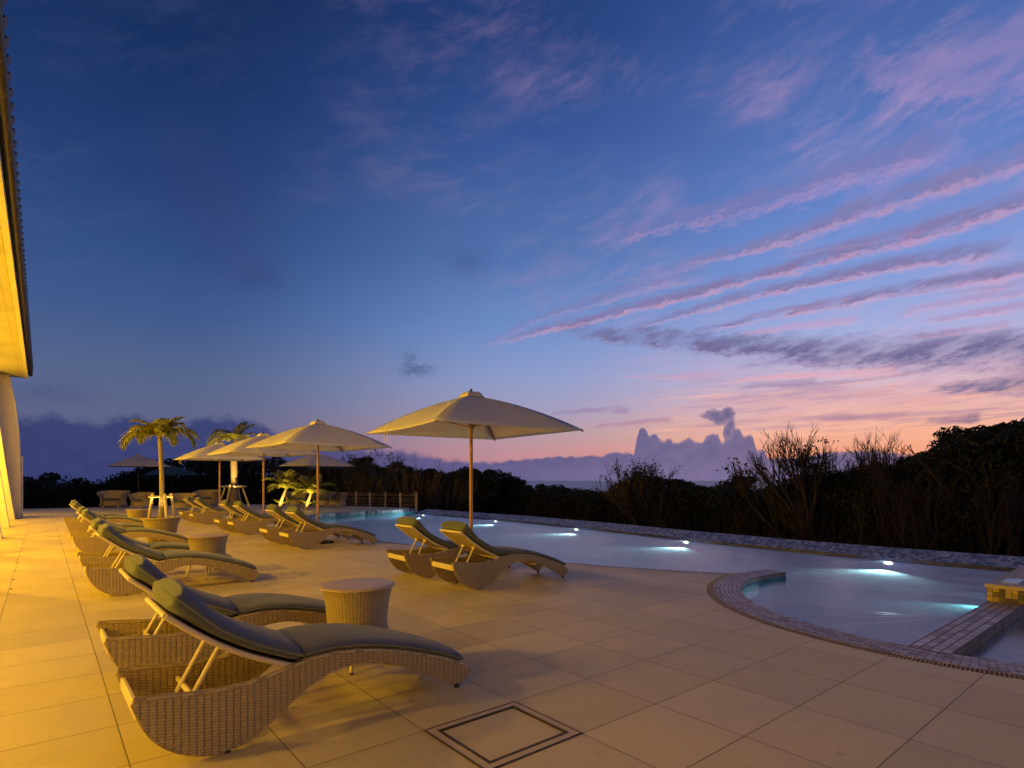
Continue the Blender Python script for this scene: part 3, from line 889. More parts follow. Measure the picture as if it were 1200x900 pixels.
for i, (x, y, a, gp_, lb) in enumerate(loungers):
    o = proto if i == 0 else copy_tree(proto)
    o.location = (x, y, 0); o.rotation_euler = (0, 0, R(a)); tag(o, lb, 'sun lounger', gp_)

# ---------------------------------------------------------------- drum tables
def make_table():
    t = empty('side_table', (0, 0, 0), 'x', 'side table')
    MB().lathe([(.235, .235), (.228, .27), (.226, .33), (.232, .42), (.245, .50), (.262, .572), (.275, .592)], 56).build('drum', M['wicker_solid'], t)
    MB().lathe([(0, .606), (.255, .606), (.272, .603), (.281, .596), (.281, .588), (.268, .584), (0, .584)], 56).build('tabletop', mat('tabletop_glass', (.42, .31, .18), .35), t)
    MB().lathe([(.238, .228), (.246, .236), (.238, .246), (.230, .236), (.238, .228)], 40).build('bottom_rim', M['frame'], t)
    for k in range(4):
        a = R(45 + 90 * k + 12); l = MB().tube([(.20 * math.cos(a), .20 * math.sin(a), .25), (.285 * math.cos(a), .285 * math.sin(a), .008)], [.02, .013], 10)
        lg = l.build('leg', M['frame'], t)
        MB().tube([(.284 * math.cos(a), .284 * math.sin(a), .012), (.287 * math.cos(a), .287 * math.sin(a), 0)], .015, 10).build('foot_cap', M['foot_cap'], lg)
    return t


tp = make_table()
for i, (x, y, lb) in enumerate(((1.88, 4.16, 'large-looking wicker drum side table behind the nearest lounger'),
                                (1.87, 9.24, 'wicker drum side table in the middle of the building row'),
                                (2.05, 18.75, 'smallest-looking drum side table left of the potted palm'))):
    o = tp if i == 0 else copy_tree(tp)
    o.location = (x, y, 0); o.rotation_euler = (0, 0, R(17 * i)); tag(o, lb, 'side table', 'wicker drum side tables')

# ---------------------------------------------------------------- parasols
def canopy_mesh(half, z0, z1, sag=.07, dip=.03, n=14, m=14, th=0.):
    mb = MB(); cs = [(half, half), (-half, half), (-half, -half), (half, -half)]
    for q in range(4):
        A, B = cs[q], cs[(q + 1) % 4]; vs, fs = [], []
        for i in range(n + 1):
            r = i / n
            for j in range(m + 1):
                t = j / m; bow = 4 * t * (1 - t)
                x = A[0] + (B[0] - A[0]) * t; y = A[1] + (B[1] - A[1]) * t
                rr = r * (1 - sag * bow * r)
                cz = z1 + (z0 - z1) * (1 - r) ** 1.0 + .12 * (4 * r * (1 - r)) * .55
                cz -= dip * bow * math.sin(math.pi * min(r, 1) * .9)
                vs.append((x * rr, y * rr, cz + th))
        for i in range(n):
            for j in range(m):
                a = i * (m + 1) + j; fs.append((a, a + 1, a + m + 2, a + m + 1))
        mb.add(vs, fs)
    return mb


def make_parasol(half, z0, z1, canvas, pole_m, cords=True):
    p = empty('parasol', (0, 0, 0), 'x', 'parasol')
    MB().tube([(0, 0, .04), (0, 0, z0 - .02)], .026, 14).build('pole', pole_m, p)
    cb = canopy_mesh(half, z0, z1)
    c = cb.build('canopy', canvas, p)
    md = c.modifiers.new('cloth_thickness', 'SOLIDIFY'); md.thickness = .004
    cap = canopy_mesh(half * .12, z0 + .006, z0 - (z0 - z1) * .115 + .03, sag=.1, dip=.005, n=6, m=8).build('vent_cap', canvas, p)
    md = cap.modifiers.new('cloth_thickness', 'SOLIDIFY'); md.thickness = .003
    MB().lathe([(.004, z0 + .095), (.02, z0 + .085), (.022, z0 + .065), (.012, z0 + .05), (.02, z0 + .035), (.026, z0 - .02), (0, z0 - .02)], 12).build('finial', M['dark_metal'], p)
    MB().lathe([(.027, z0 - .50), (.05, z0 - .50), (.05, z0 - .44), (.027, z0 - .44)], 16).build('hub', pole_m, p)
    MB().lathe([(0, .05), (.06, .05), (.06, .32), (.035, .34), (.027, .34)], 16).build('base_sleeve', M['dark_metal'], p)
    MB().box(-.26, .26, -.26, .26, .002, .05).build('base_plate', M['dark_metal'], p, bevel=.01, smooth=False)
    for sx, sy in ((1, 1), (-1, 1), (-1, -1), (1, -1)):
        r = MB(); pts = []
        for k in range(9):
            q = .03 + .965 * k / 8
            pts.append((sx * half * q, sy * half * q, z1 + (z0 - z1) * (1 - q) + .12 * 4 * q * (1 - q) * .55 - .022))
        r.tube(pts, .012, 6)
        rb = r.build('rib', pole_m, p)
        MB().tube([(sx * .04, sy * .04, z0 - .47), (sx * half * .52, sy * half * .52, z1 + (z0 - z1) * .48 + .02)], .011, 6).build('strut', pole_m, rb)
    if cords:
        q = .86; x, y = half, -half
        c = MB()
        for d in (0, .05):
            c.tube([(-half * .93 + d, half * .5, z1 + .05), (-half * .95 + d, half * .52, z1 - .04), (-half * .94 + d, half * .5, z1 - .16)], .006, 5)
        c.build('tie_cord', canvas, p)
    return p


PGR = 'square cream parasols along the pool'
pp = make_parasol(1.19, 2.68, 2.13, M['canopy'], M['wood'])
for i, (x, y, a, lb) in enumerate(((4.98, 7.02, -5, 'nearest and largest-looking cream parasol, standing over the pair of loungers at the pool edge'),
                                   (4.76, 12.6, 3, 'second cream parasol from the front along the pool, left of the nearest one'),
                                   (4.82, 16.85, 2, 'third cream parasol from the front, overlapped on its right by the second'),
                                   (4.8, 21.9, 2, 'fourth cream parasol from the front, its canopy just left of and behind the third'))):
    o = pp if i == 0 else copy_tree(pp)
    o.location = (x, y, 0); o.rotation_euler = (0, 0, R(a)); tag(o, lb, 'parasol', PGR)
M['dim_canvas'] = mat('grey_canvas', build=b_fabric((.5, .45, .45)))
p5 = make_parasol(1.45, 2.85, 2.2, M['dim_canvas'], M['dark_metal'], False)
p5.location = (5.45, 34.2, 0); p5.rotation_euler = (0, 0, R(-2)); tag(p5, 'distant grey-white parasol standing left behind the potted palm', 'parasol', 'parasols over the far seating')


def at(u, depth):
    l = (u - 600) / 670 * depth
    return math.cos(YAW) * l + math.sin(YAW) * depth, -math.sin(YAW) * l + math.cos(YAW) * depth


p5.location = (*at(162, 33), 0)
p6 = copy_tree(p5); p6.location = (*at(371, 31), -.02); p6.rotation_euler = (0, 0, R(8)); tag(p6, 'distant grey-white parasol behind the uplit palms, below the second parasol canopy', 'parasol', 'parasols over the far seating')
p7 = make_parasol(1.4, 2.75, 2.05, M['green_canopy'], M['dark_metal'], False)
p7.location = (*at(201, 40), -.3); p7.rotation_euler = (0, 0, R(10)); tag(p7, 'dark green parasol hardly visible behind the palm trunk', 'parasol')

# ---------------------------------------------------------------- palms
def frond(mb, base, direction, length, droop, lift, width=.26, nl=26, seed=0):
    r = random.Random(seed); d = Vector(direction).normalized(); side = d.cross(Vector((0, 0, 1))).normalized()
    pts = []; p = Vector(base); el = lift
    for k in range(nl + 1):
        pts.append(p.copy())
        step = length / nl
        dirv = d * math.cos(el) + Vector((0, 0, 1)) * math.sin(el)
        p = p + dirv * step; el -= droop / nl * (0.5 + 1.0 * k / nl)
    mb.tube(pts, [.013 * (1 - .8 * k / nl) + .002 for k in range(nl + 1)], 5)
    for k in range(3, nl + 1):
        t = k / nl; L = width * (math.sin(math.pi * min(1, .12 + .88 * t) ** .8) * .9 + .16)
        tan = (pts[k] - pts[k - 1]).normalized(); up = side.cross(tan).normalized()
        for sgn in (-1, 1):
            for sub in (0, .5):
                b = pts[k - 1].lerp(pts[k], sub); out = (side * sgn * (.8 + .1 * r.random()) + tan * (.55 + .3 * r.random()) + up * (.25 * r.random() - .05)).normalized()
                l = L * (.75 + .4 * r.random()); mid = b + out * l * .5 + Vector((0, 0, -.03 * l)); tip = b + out * l + Vector((0, 0, -.42 * l * r.random() - .1 * l))
                w = tan * .017
                mb.add([b - w, b + w, mid + w * 1.3, mid - w * 1.3, tip], [(0, 1, 2, 3), (3, 2, 4)])


def palm_parts(root, trunk_pts, trunk_r, fronds, leafm=None, crown=None):
    tr = MB(); tr.tube(trunk_pts, trunk_r, 14); tr.build('trunk', M['trunk'], root)
    top = Vector(trunk_pts[-1])
    for i, (az_, lift, length, droop) in enumerate(fronds):
        mb = MB(); a = R(az_)
        frond(mb, top - Vector((0, 0, .05)), (math.cos(a), math.sin(a), 0), length, droop, R(lift), width=.30 * length / .9, seed=i)
        mb.build('frond', leafm or M['frond'], root, smooth=False)


def curve_trunk(h, lean, n=14): return [(lean * math.sin(1.5 * k / n) * k / n, .02 * math.sin(3 * k / n), h * k / n) for k in range(n + 1)]


# right hand direction of the photo, for fronds that spread left and right of the trunk
RD = -math.degrees(YAW)
px, py = 1.94, 13.95
pot = empty('potted_palm', (px, py, 0), 'slim palm tied to three stakes in a round wicker planter', 'potted palm')
MB().lathe([(.24, .06), (.255, .12), (.28, .3), (.315, .5), (.345, .585), (.37, .60), (.37, .625), (.35, .63), (.335, .60)], 48).build('planter', M['wicker_solid'], pot)
MB().lathe([(0, .595), (.2, .592), (.345, .58)], 24).build('soil', M['soil'], pot)
for k in range(4):
    a = R(45 + 90 * k); MB().tube([(.2 * math.cos(a), .2 * math.sin(a), .1), (.26 * math.cos(a), .26 * math.sin(a), 0)], .016, 8).build('planter_foot', M['frame'], pot)
tp_ = [(0, 0, .55), (.005, 0, .8), (.012, 0, 1.1), (.01, .005, 1.5), (-.005, .01, 1.9), (-.02, .01, 2.2), (-.03, .0, 2.36)]
palm_parts(pot, tp_, [.062, .052, .046, .044, .042, .04, .042],
           [(RD + 4, 38, .95, 2.6), (RD + 35, 48, .9, 2.3), (RD - 35, 32, .8, 2.3), (RD + 182, 34, 1.0, 2.5), (RD + 150, 44, .95, 2.4), (RD + 215, 26, .85, 2.3),
            (RD + 75, 62, .8, 1.7), (RD + 110, 70, .75, 1.4), (RD + 20, 72, .7, 1.3), (RD + 250, 50, .75, 2.0), (RD + 300, 50, .8, 2.0), (RD + 200, 66, .7, 1.6)])
for a in (RD + 172, RD + 60, RD - 40):
    a = R(a); MB().tube([(.30 * math.cos(a), .30 * math.sin(a), .56), (.2 * math.cos(a), .2 * math.sin(a), 1.12)], .03, 10).build('stake', M['stake'], pot)
r = MB()
for a in (RD + 0, RD + 60, RD + 120):
    a = R(a); r.tube([(-.25 * math.cos(a), -.25 * math.sin(a), 1.06), (.25 * math.cos(a), .25 * math.sin(a), 1.06)], .022, 8)
r.build('stake_rail', M['stake'], pot)

q = at(274, 31)
pal = empty('palm_tree', (*q, -.05), 'thick-trunked palm propped by a wooden frame behind the far parasols', 'palm tree')
palm_parts(pal, [(0, 0, 0), (.0, 0, .6), (.02, 0, 1.6), (.0, 0, 2.7), (.06, 0, 3.35), (.1, 0, 3.7)], [.24, .2, .17, .18, .16, .11],
           [(RD + 180, 30, 2.0, 2.3), (RD + 165, 55, 1.9, 2.2), (RD + 5, 22, 2.0, 1.9), (RD + 30, 45, 1.8, 2.1), (RD + 80, 74, 1.5, 1.1), (RD + 20, 66, 1.5, 1.2), (RD + 220, 40, 1.8, 2.4), (RD + 260, 40, 1.6, 2.2), (RD + 310, 35, 1.7, 2.2), (RD + 130, 45, 1.7, 2.1), (RD + 200, 15, 1.7, 1.8)])
for a in (RD + 180, RD + 0, RD + 90, RD + 270):
    a = R(a); MB().tube([(.85 * math.cos(a), .85 * math.sin(a), 0), (.42 * math.cos(a), .42 * math.sin(a), 1.2)], .05, 8).build('stake', M['stake'], pal)
r = MB()
for s in (-1, 1):
    for ax in (0, 1):
        c, sn = math.cos(R(RD + 90 * ax)), math.sin(R(RD + 90 * ax)); ox, oy = -sn * .3 * s, c * .3 * s
        r.tube([(ox - c * .55, oy - sn * .55, 1.12), (ox + c * .55, oy + sn * .55, 1.12)], .045, 8)
r.build('stake_frame', M['stake'], pal)

for i, (u, dep, hh, ln, lb) in enumerate(((328, 27.5, 1.35, .3, 'small curved uplit palm, the left one of the two by the far pool end'),
                                      (359, 27.0, 1.05, .22, 'small bushy uplit palm beside the second parasol pole'))):
    q = at(u, dep)
    t = empty('small_palm', (*q, 0), lb, 'palm', 'small uplit palms at the pool end', rz=R(RD))
    palm_parts(t, curve_trunk(hh * .75, ln), [.10 - .05 * k / 14 for k in range(15)],
               [(k * 360 / 13 + 9 * i, (40, 62, 78)[k % 3], 1.15 + .2 * (k % 2), (2.1, 1.8, 1.3)[k % 3]) for k in range(13)])
    for k, (aa, hl) in enumerate(((160, .45), (20, .35))):
        mb = MB(); frond(mb, (.05, 0, hl * .6), (math.cos(R(aa)), math.sin(R(aa)), 0), .55, 1.4, R(50), width=.16, nl=14, seed=k + 40); mb.build('frond', M['frond'], t, smooth=False)

# ---------------------------------------------------------------- far seating: tub chairs
def make_chair():
    c = empty('tub_chair', (0, 0, 0), 'x', 'armchair')
    mb = MB(); n = 40; vs, fs, uv = [], [], []; pr = 8
    for side in (0, 1):
        for k in range(n + 1):
            a = R(-40 + 260 * k / n); b = abs(k / n - .5) * 2; topz = .80 - .20 * max(0, b - .35) ** 1.2
            for j in range(pr + 1):
                t = j / pr; z = .10 + (topz - .10) * t; r = (.46 - .06 * math.sin(math.pi * min(1, t * 1.1)) + .08 * t ** 2) - side * .045
                vs.append((r * 1.25 * math.cos(a), r * math.sin(a), z))
    st = pr + 1; off = (n + 1) * st
    for side in (0, 1):
        for k in range(n):
            for j in range(pr):
                a = side * off + k * st + j; f = (a, a + st, a + st + 1, a + 1); fs.append(f)
                uv.append([(k * .06, j * .09), ((k + 1) * .06, j * .09), ((k + 1) * .06, (j + 1) * .09), (k * .06, (j + 1) * .09)])
    for k in range(n):
        for j in (0, pr):
            a = k * st + j; fs.append((a, a + st, a + st + off, a + off)); uv.append([(0, 0)] * 4)
    for k in (0, n):
        for j in range(pr):
            a = k * st + j; fs.append((a, a + 1, a + 1 + off, a + off)); uv.append([(0, 0)] * 4)
    mb.add(vs, fs, uv); mb.build('shell', M['wicker_solid'], c)
    MB().lathe([(0, .10), (.40, .10), (.41, .34), (0, .34)], 28).build('seat', M['wicker_solid'], c)
    MB().lathe([(0, .345), (.34, .345), (.38, .37), (.38, .42), (.34, .455), (0, .46)], 28).build('seat_cushion', M['cushion'], c)
    for sx in (-.34, .34):
        for sy in (-.26, .26): MB().tube([(sx * .9, sy, .12), (sx, sy * 1.1, 0)], .025, 8).build('leg', M['frame'], c)
    return c


cp_ = make_chair()
for i, (u, v, rz, sc, lb) in enumerate(((133, 595, 10, 1.1, 'wicker tub chair farthest left, under the distant parasol'),
                                        (166, 595.5, -20, 1.0, 'wicker tub chair partly hidden behind the stakes of the potted palm'),
                                        (215, 597, 15, .98, 'wicker tub chair just right of the potted palm'),
                                        (243, 593, -5, 1.1, 'wicker tub chair behind the farthest pair of pool loungers'),
                                        (347, 593.5, 20, 1.0, 'left wicker tub chair, between the two small uplit palms'),
                                        (379, 594, 0, 1.0, 'middle wicker tub chair right of the uplit palms'),
                                        (394, 594, -15, .95, 'rightmost wicker tub chair, next to the wire fence'))):
    dep = 1.4 * 670 / (v - 563); q = at(u, dep)
    o = cp_ if i == 0 else copy_tree(cp_)
    o.location = (*q, 0); o.rotation_euler = (0, 0, R(RD + rz - 180 + 180)); o.scale = (sc, sc, sc); tag(o, lb, 'armchair', 'wicker tub chairs at the far end')

# ---------------------------------------------------------------- wire fence
q0 = at(405, 32.5)
fn = empty('wire_fence', (*q0, -.1), 'low wire fence on pale wooden posts at the far pool corner', 'fence')
FP = [at(433.5, 32.5), at(469, 32.2), at(488, 31.8)]; FB = [at(417.5, 36), at(451.7, 36), at(487, 36)]
for pts in (FP, FB):
    for (x, y) in pts:
        MB().tube([(x - q0[0], y - q0[1], -.9), (x - q0[0], y - q0[1], .80)], .055, 10).build('post', M['stake'], fn)
ww = MB()
for pts in ([at(405, 32.5)] + FP, [at(405, 36)] + FB):
    for z in (.12, .39, .66):
        ww.tube([(x - q0[0], y - q0[1], z) for x, y in pts], .008, 5)
ww.build('wire', M['frame'], fn)

# ---------------------------------------------------------------- block at the end of the dividing walk
bk = empty('pool_divider_block', (8.42, 1.45, .0125), 'raised block with gold mosaic front and inset panel on the dividing walk', 'block')
bw = MB()
bw.box(0, 3.95, -.165, .165, 0, .155); bw.build('mosaic_body', M['gold_mosaic'], bk, smooth=False)
MB().box(-.02, 3.95, -.18, .18, .157, .20).build('cap_slab', M['concrete'], bk, bevel=.006, smooth=False)
MB().box(.22, .62, -.075, .075, .2005, .206).build('inset_panel', M['steel'], bk, smooth=False)

# ---------------------------------------------------------------- building
bd = empty('building', (-2.6, 12, 0), 'cream building with deep lit eaves and flared piers at the left edge', 'building')
bx, by = -2.6, 12.
def BB(): return MB()
PIERS = [10., 14.3, 18.6, 22.9, 27.4]
MB().box(-3.4 - bx, -2.6 - bx, -8 - by, 29.0 - by, 0, 5.28).build('wall', M['plaster'], bd, smooth=False)
MB().box(-3.4 - bx, -.49 - bx, -8 - by, 28.6 - by, 5.30, 5.42).build('soffit', M['soffit'], bd, smooth=False)
MB().box(-.482 - bx, -.39 - bx, -8 - by, 28.62 - by, 5.27, 5.55).build('fascia', mat('eave_trim', (.30, .27, .23), .7), bd, smooth=False)
rf = MB(); rf.add([(-.27 - bx, -8 - by, 5.55), (-.27 - bx, 28.8 - by, 5.55), (-4 - bx, 28.8 - by, 7.2), (-4 - bx, -8 - by, 7.2), (-.27 - bx, -8 - by, 5.48), (-.27 - bx, 28.8 - by, 5.48), (-4 - bx, 28.8 - by, 7.1), (-4 - bx, -8 - by, 7.1)],
                  [(0, 1, 2, 3), (4, 5, 6, 7), (0, 1, 5, 4), (1, 2, 6, 5)])
for k in range(118):
    y = -7.9 + .311 * k - by
    rf.tube([(-.275 - bx, y, 5.57), (-1.45 - bx, y, 6.06)], .10, 8)
roof = rf.build('roof', M['roof_tile'], bd)
gm = MB(); gm.tube([(-.325 - bx, -8 - by, 5.49), (-.325 - bx, 28.95 - by, 5.49)], .065, 10); gm.build('gutter', M['dark_metal'], bd)


def pier(y0, y1, foot=-.74, head=-1.3):
    n = 24; vs, fs = [], []
    for k in range(n + 1):
        t = k / n; xo = head + (foot - head) * (1 - t) ** 1.3
        for y in (y0, y1):
            vs += [(-2.598 - bx, y - by, 5.295 * t), (xo - bx, y - by, 5.295 * t)]
    for k in range(n):
        a = 4 * k; b = a + 4
        fs += [(a, a + 1, b + 1, b), (a + 2, b + 2, b + 3, a + 3), (a + 1, a + 3, b + 3, b + 1), (a, b, b + 2, a + 2)]
    return MB().add(vs, fs)


for y in PIERS: pier(y - .25, y + .25).build('pier', M['plaster'], bd)
ew = [(-2.598, 0), (-.60, 0), (-.61, 2.2), (-.66, 3.3), (-.76, 4.3), (-.92, 5.29), (-2.598, 5.29)]
vs = [(x - bx, y - by, z) for y in (28.05, 29.3) for x, z in ew]
MB().add(vs, [(0, 1, 2, 3, 4, 5, 6), (7, 8, 9, 10, 11, 12, 13)] + [(k, (k + 1) % 7, 7 + (k + 1) % 7, 7 + k) for k in range(7)]).build('end_wall', M['plaster'], bd, smooth=False)
MB().tube([(-.57 - bx, 28.3 - by, .02), (-.57 - bx, 28.3 - by, 2.3)], .03, 8).build('downpipe', M['plaster'], bd)

WARM = (1., .55, .004)


def lamp(name, typ, loc, energy, color=WARM, size=.1, target=None, spot=None, blend=.6):
    d = bpy.data.lights.new(name, typ); d.energy = energy; d.color = color
    if typ == 'SPOT': d.spot_size = R(spot); d.spot_blend = blend
    d.shadow_soft_size = size
    o = bpy.data.objects.new(name, d); col.objects.link(o); o.location = loc
    if target:
        o.rotation_euler = (Vector(target) - Vector(loc)).to_track_quat('-Z', 'Y').to_euler()
    return o


LAMPS = [(-4.2, .1), (-.2, .22), (3.8, .64), (7.8, 1.05), (12.15, 1.6), (16.45, 1.65), (20.75, 1.6), (25.1, 1.3)]
for y, k in LAMPS:
    s = MB().box(-2.598 - bx, -2.50 - bx, y - by - .09, y - by + .09, (3.12 if y > 5 else 1.57), (3.48 if y > 5 else 1.93)).build('wall_lamp', M['dark_metal'], bd, bevel=.01, smooth=False)
    MB().box(-2.50 - bx, -2.43 - bx, y - by - .07, y - by + .07, (3.16 if y > 5 else 1.61), (3.44 if y > 5 else 1.89)).build('lamp_glass', M['lens'], s, bevel=.01, smooth=False)
    s = MB().box(-2.598 - bx, -2.53 - bx, y - by - .07, y - by + .07, 1.1, 1.3).build('added_low_lamp', M['dark_metal'], bd, bevel=.01, smooth=False)  # unseen lower lamp row, added to brighten the parasol undersides
    MB().box(-2.53 - bx, -2.48 - bx, y - by - .05, y - by + .05, 1.13, 1.27).build('lamp_glass', M['lens'], s, bevel=.01, smooth=False)
    lamp('wall_lamp_light', 'POINT', (-2.25, y, 3.3 if y > 5 else 1.75), (400 if y > 5 else 315) * k, size=.1)
    lamp('added_low_lamp_light', 'POINT', (-2.3, y, 1.2), 90 * k, WARM, .08)

s = MB().box(-1.75 - bx, -1.57 - bx, 29.0 - by, 29.1 - by, 3.12, 3.48).build('wall_lamp', M['dark_metal'], bd, bevel=.01, smooth=False)  # unseen lamp at the building end, added to brighten the far chairs
MB().box(-1.73 - bx, -1.59 - bx, 29.1 - by, 29.16 - by, 3.16, 3.44).build('lamp_glass', M['lens'], s, bevel=.01, smooth=False)
lamp('wall_lamp_light', 'POINT', (-1.66, 29.4, 3.3), 420, size=.12)
bl_ = empty('bollard_lamp', (4.9, -1.9, 0), 'short dark bollard lamp on the deck beside the small pool', 'bollard lamp')
MB().lathe([(0, 0), (.07, 0), (.07, .012), (.05, .02), (.05, .62), (0, .62)], 20).build('post', M['dark_metal'], bl_)
MB().lathe([(0, .622), (.045, .622), (.045, .72), (0, .72)], 20).build('lamp_glass', M['lens'], bl_)
MB().lathe([(0, .74), (.10, .722), (.10, .735), (0, .775)], 20).build('cap', M['dark_metal'], bl_)
lamp('bollard_light', 'POINT', (4.9, -1.9, .85), 34, size=.06)

# ---------------------------------------------------------------- pool lamps
for i, (u, v, lb) in enumerate(((508, 600, 'farthest underwater pool lamp, left of the parasol pole'), (580, 607, 'underwater pool lamp just right of the nearest parasol pole'),
                                (678.6, 615.5, 'underwater pool lamp third from the right along the far edge'), (825, 627, 'underwater pool lamp second from the right along the far edge'),
                                (1056, 648, 'nearest and brightest underwater pool lamp, in front of the right thicket'))):
    d = 1.4 * 670 / (v - 563); x, y = at(u, d)
    xe = lerp_tab(sorted((b, a) for a, b in far_edge), y) - .02
    o = empty('pool_lamp', (xe, y, WZ - .045), lb, 'pool lamp', 'underwater lamps along the far pool edge')
    o.rotation_euler = (0, R(-90), 0); o.scale = (.5, 1.5, 1)
    MB().lathe([(.0, .024), (.035, .022), (.05, .010)], 20).build('lens', M['pool_lens'], o)
    MB().lathe([(.048, .0), (.075, .0), (.075, .018), (.065, .026), (.05, .018)], 24).build('bezel', M['steel'], o)
    lamp('pool_lamp_light', 'SPOT', (xe - .09, y, WZ - .055), 230, (.80, 1., .90), .03, (xe - 4.5, y - .1, WZ - .1), 120, 1.)
lamp('pool_lamp_light', 'SPOT', (9.6, 1.8, -.15), 40, (.4, 1., .9), .03, (6.3, 4.1, -.22), 75, 1.)

# uplights
for (x, y, z), tgt, e in (((px + .12, py - .2, .68), (px - .02, py, 2.3), 26), ((px - .22, py - .05, .68), (px, py, 2.2), 30)):
    lamp('palm_uplight', 'SPOT', (x, y, z), e, (1, .66, .16), .03, tgt, 80)
for u, dep in ((326, 26.9), (357.5, 26.4)):
    q = at(u, dep); lamp('palm_uplight', 'SPOT', (*q, .08), 260, (1, .66, .12), .04, (*at(u + 4, dep + .7), 1.2), 100)
q = at(270, 29.4); lamp('palm_uplight', 'SPOT', (*q, .1), 1700, (1, .62, .14), .05, (*at(274, 31), 3.7), 60)

# ---------------------------------------------------------------- vegetation
def branch_tree(mb, base, length, rad, direction, depth, r, spread=.55, up=.25, tips=None, n=5):
    p = Vector(base); d = Vector(direction).normalized(); pts = [p.copy()]; k = 4
    for i in range(k):
        d = (d + Vector((r.uniform(-1, 1), r.uniform(-1, 1), r.uniform(-.6, 1))) * .16 + Vector((0, 0, up * .12))).normalized()
        p = p + d * (length / k); pts.append(p.copy())
    mb.tube(pts, [rad * (1 - .45 * i / k) for i in range(k + 1)], n, cap=False)
    if depth == 0:
        if tips is not None: tips.append(p.copy())
        return
    for c in range(r.choice((2, 2, 3))):
        q = pts[r.randint(2, k)]
        nd = (d + Vector((r.uniform(-1, 1), r.uniform(-1, 1), r.uniform(-.35, .8))) * spread).normalized()
        branch_tree(mb, q, length * r.uniform(.55, .82), rad * .62, nd, depth - 1, r, spread, up, tips, max(3, n - 1))
    branch_tree(mb, p, length * r.uniform(.55, .8), rad * .62, d, depth - 1, r, spread, up, tips, max(3, n - 1))


def leaf_cloud(V, F, center, radii, count, size, r):
    cx, cy, cz = center
    for _ in range(count):
        while True:
            a, b, c = r.uniform(-1, 1), r.uniform(-1, 1), r.uniform(-1, 1); d2 = a * a + b * b + c * c
            if d2 < 1: break
        if d2 < .25 and r.random() < .5: continue
        p = Vector((cx + a * radii[0], cy + b * radii[1], cz + c * radii[2]))
        nrm = Vector((r.gauss(0, 1) + a, r.gauss(0, 1) + b, r.gauss(0, 1) + c + .5)).normalized()
        t = nrm.orthogonal().normalized(); t = Matrix.Rotation(r.uniform(0, 6.28), 3, nrm) @ t; s = nrm.cross(t)
        l = size * r.uniform(.6, 1.4); w = l * .42; o = len(V)
        V += [tuple(p - t * l), tuple(p + s * w + nrm * .1 * l), tuple(p + t * l), tuple(p - s * w + nrm * .1 * l)]
        F.append((o, o + 1, o + 2, o + 3))


SKY_R = [(300, 541), (330, 538), (400, 538), (415, 531), (425, 529), (445, 534), (480, 542), (520, 547), (545, 545), (562, 546), (585, 548), (600, 554), (640, 562), (660, 566), (690, 569), (712, 566), (725, 558), (745, 553), (790, 556), (800, 558), (830, 562), (850, 562), (868, 556), (880, 566), (905, 563),
         (925, 556), (945, 551), (985, 547), (1030, 541), (1055, 536), (1075, 530), (1095, 520), (1110, 512), (1130, 503), (1150, 497), (1170, 494), (1200, 489), (1350, 470), (1600, 460)]
GZ = -2.3


def thicket(name, label, spots, leaf, count, seed):
    r = random.Random(seed); V, F = [], []
    for (x, y, ztop, rad) in spots:
        hgt = ztop - GZ
        nb = 5
        for _ in range(nb):
            zz = GZ + hgt * r.uniform(.15, .86); rr = rad * r.uniform(.55, .95)
            rz = min(hgt * .22, rr) * r.uniform(.7, 1.1)
            zz = min(zz, ztop - rz)
            leaf_cloud(V, F, (x + r.uniform(-.5, .5) * rad, y + r.uniform(-.5, .5) * rad, zz), (rr, rr, rz), count // nb, leaf, r)
        leaf_cloud(V, F, (x, y, ztop - .22 * rad), (rad * .5, rad * .5, .26 * rad), count // 7, leaf, r)
        leaf_cloud(V, F, (x, y, GZ + hgt * .3), (rad, rad, hgt * .34), count // 3, leaf * 1.25, r)
    o = raw_mesh(name, V, F, M['leaf']); tag(o, label, 'thicket', kind='stuff')
    return o


def spots_along(us, depth_of, prof, r, jz=.0, rad=(.6, 1.0)):
    out = []
    for u in us:
        for dd in (0, 2.2):
            uu = u + r.uniform(-9, 9); d = depth_of(uu) + dd + r.uniform(-.3, .5); x, y = at(uu, d)
            zt = CAM_H + (563 - lerp_tab(prof, uu)) / 670 * d + r.uniform(-.5, -.06) * (d / 24) - (0.12 if dd == 0 else 0)
            out.append((x, y, zt, r.uniform(*rad)))
    return out


def d_right(u, X=14.6):
    l = (u - 600) / 670
    return X / (math.cos(YAW) * l + math.sin(YAW))


rv = random.Random(3)
us = list(range(640, 1420, 17)); sp = spots_along(us, lambda u: d_right(u, 27.), SKY_R, rv, rad=(.9, 1.7))
thicket('thicket', 'dense dark evergreen thicket behind the far pool edge', sp, .10, 2300, 5)
us = list(range(395, 660, 8)); sp = spots_along(us, lambda u: min(d_right(u, 29.), 46), SKY_R, rv, rad=(.9, 1.6))
thicket('thicket', 'dark scrub beyond the far left corner of the pool', sp, .12, 1200, 6)
SKY_L = [(-40, 556), (25, 556), (50, 555), (62, 551), (72, 556), (110, 557), (125, 560), (133, 558), (150, 549), (170, 540), (200, 533), (240, 526), (290, 527), (330, 534), (360, 540), (400, 538), (440, 536)]
us = list(range(-10, 420, 11)); sp = spots_along(us, lambda u: 46., SKY_L, rv, rad=(1.2, 2.2))
thicket('thicket', 'far dark tree belt behind the seating area', sp, .16, 900, 8)

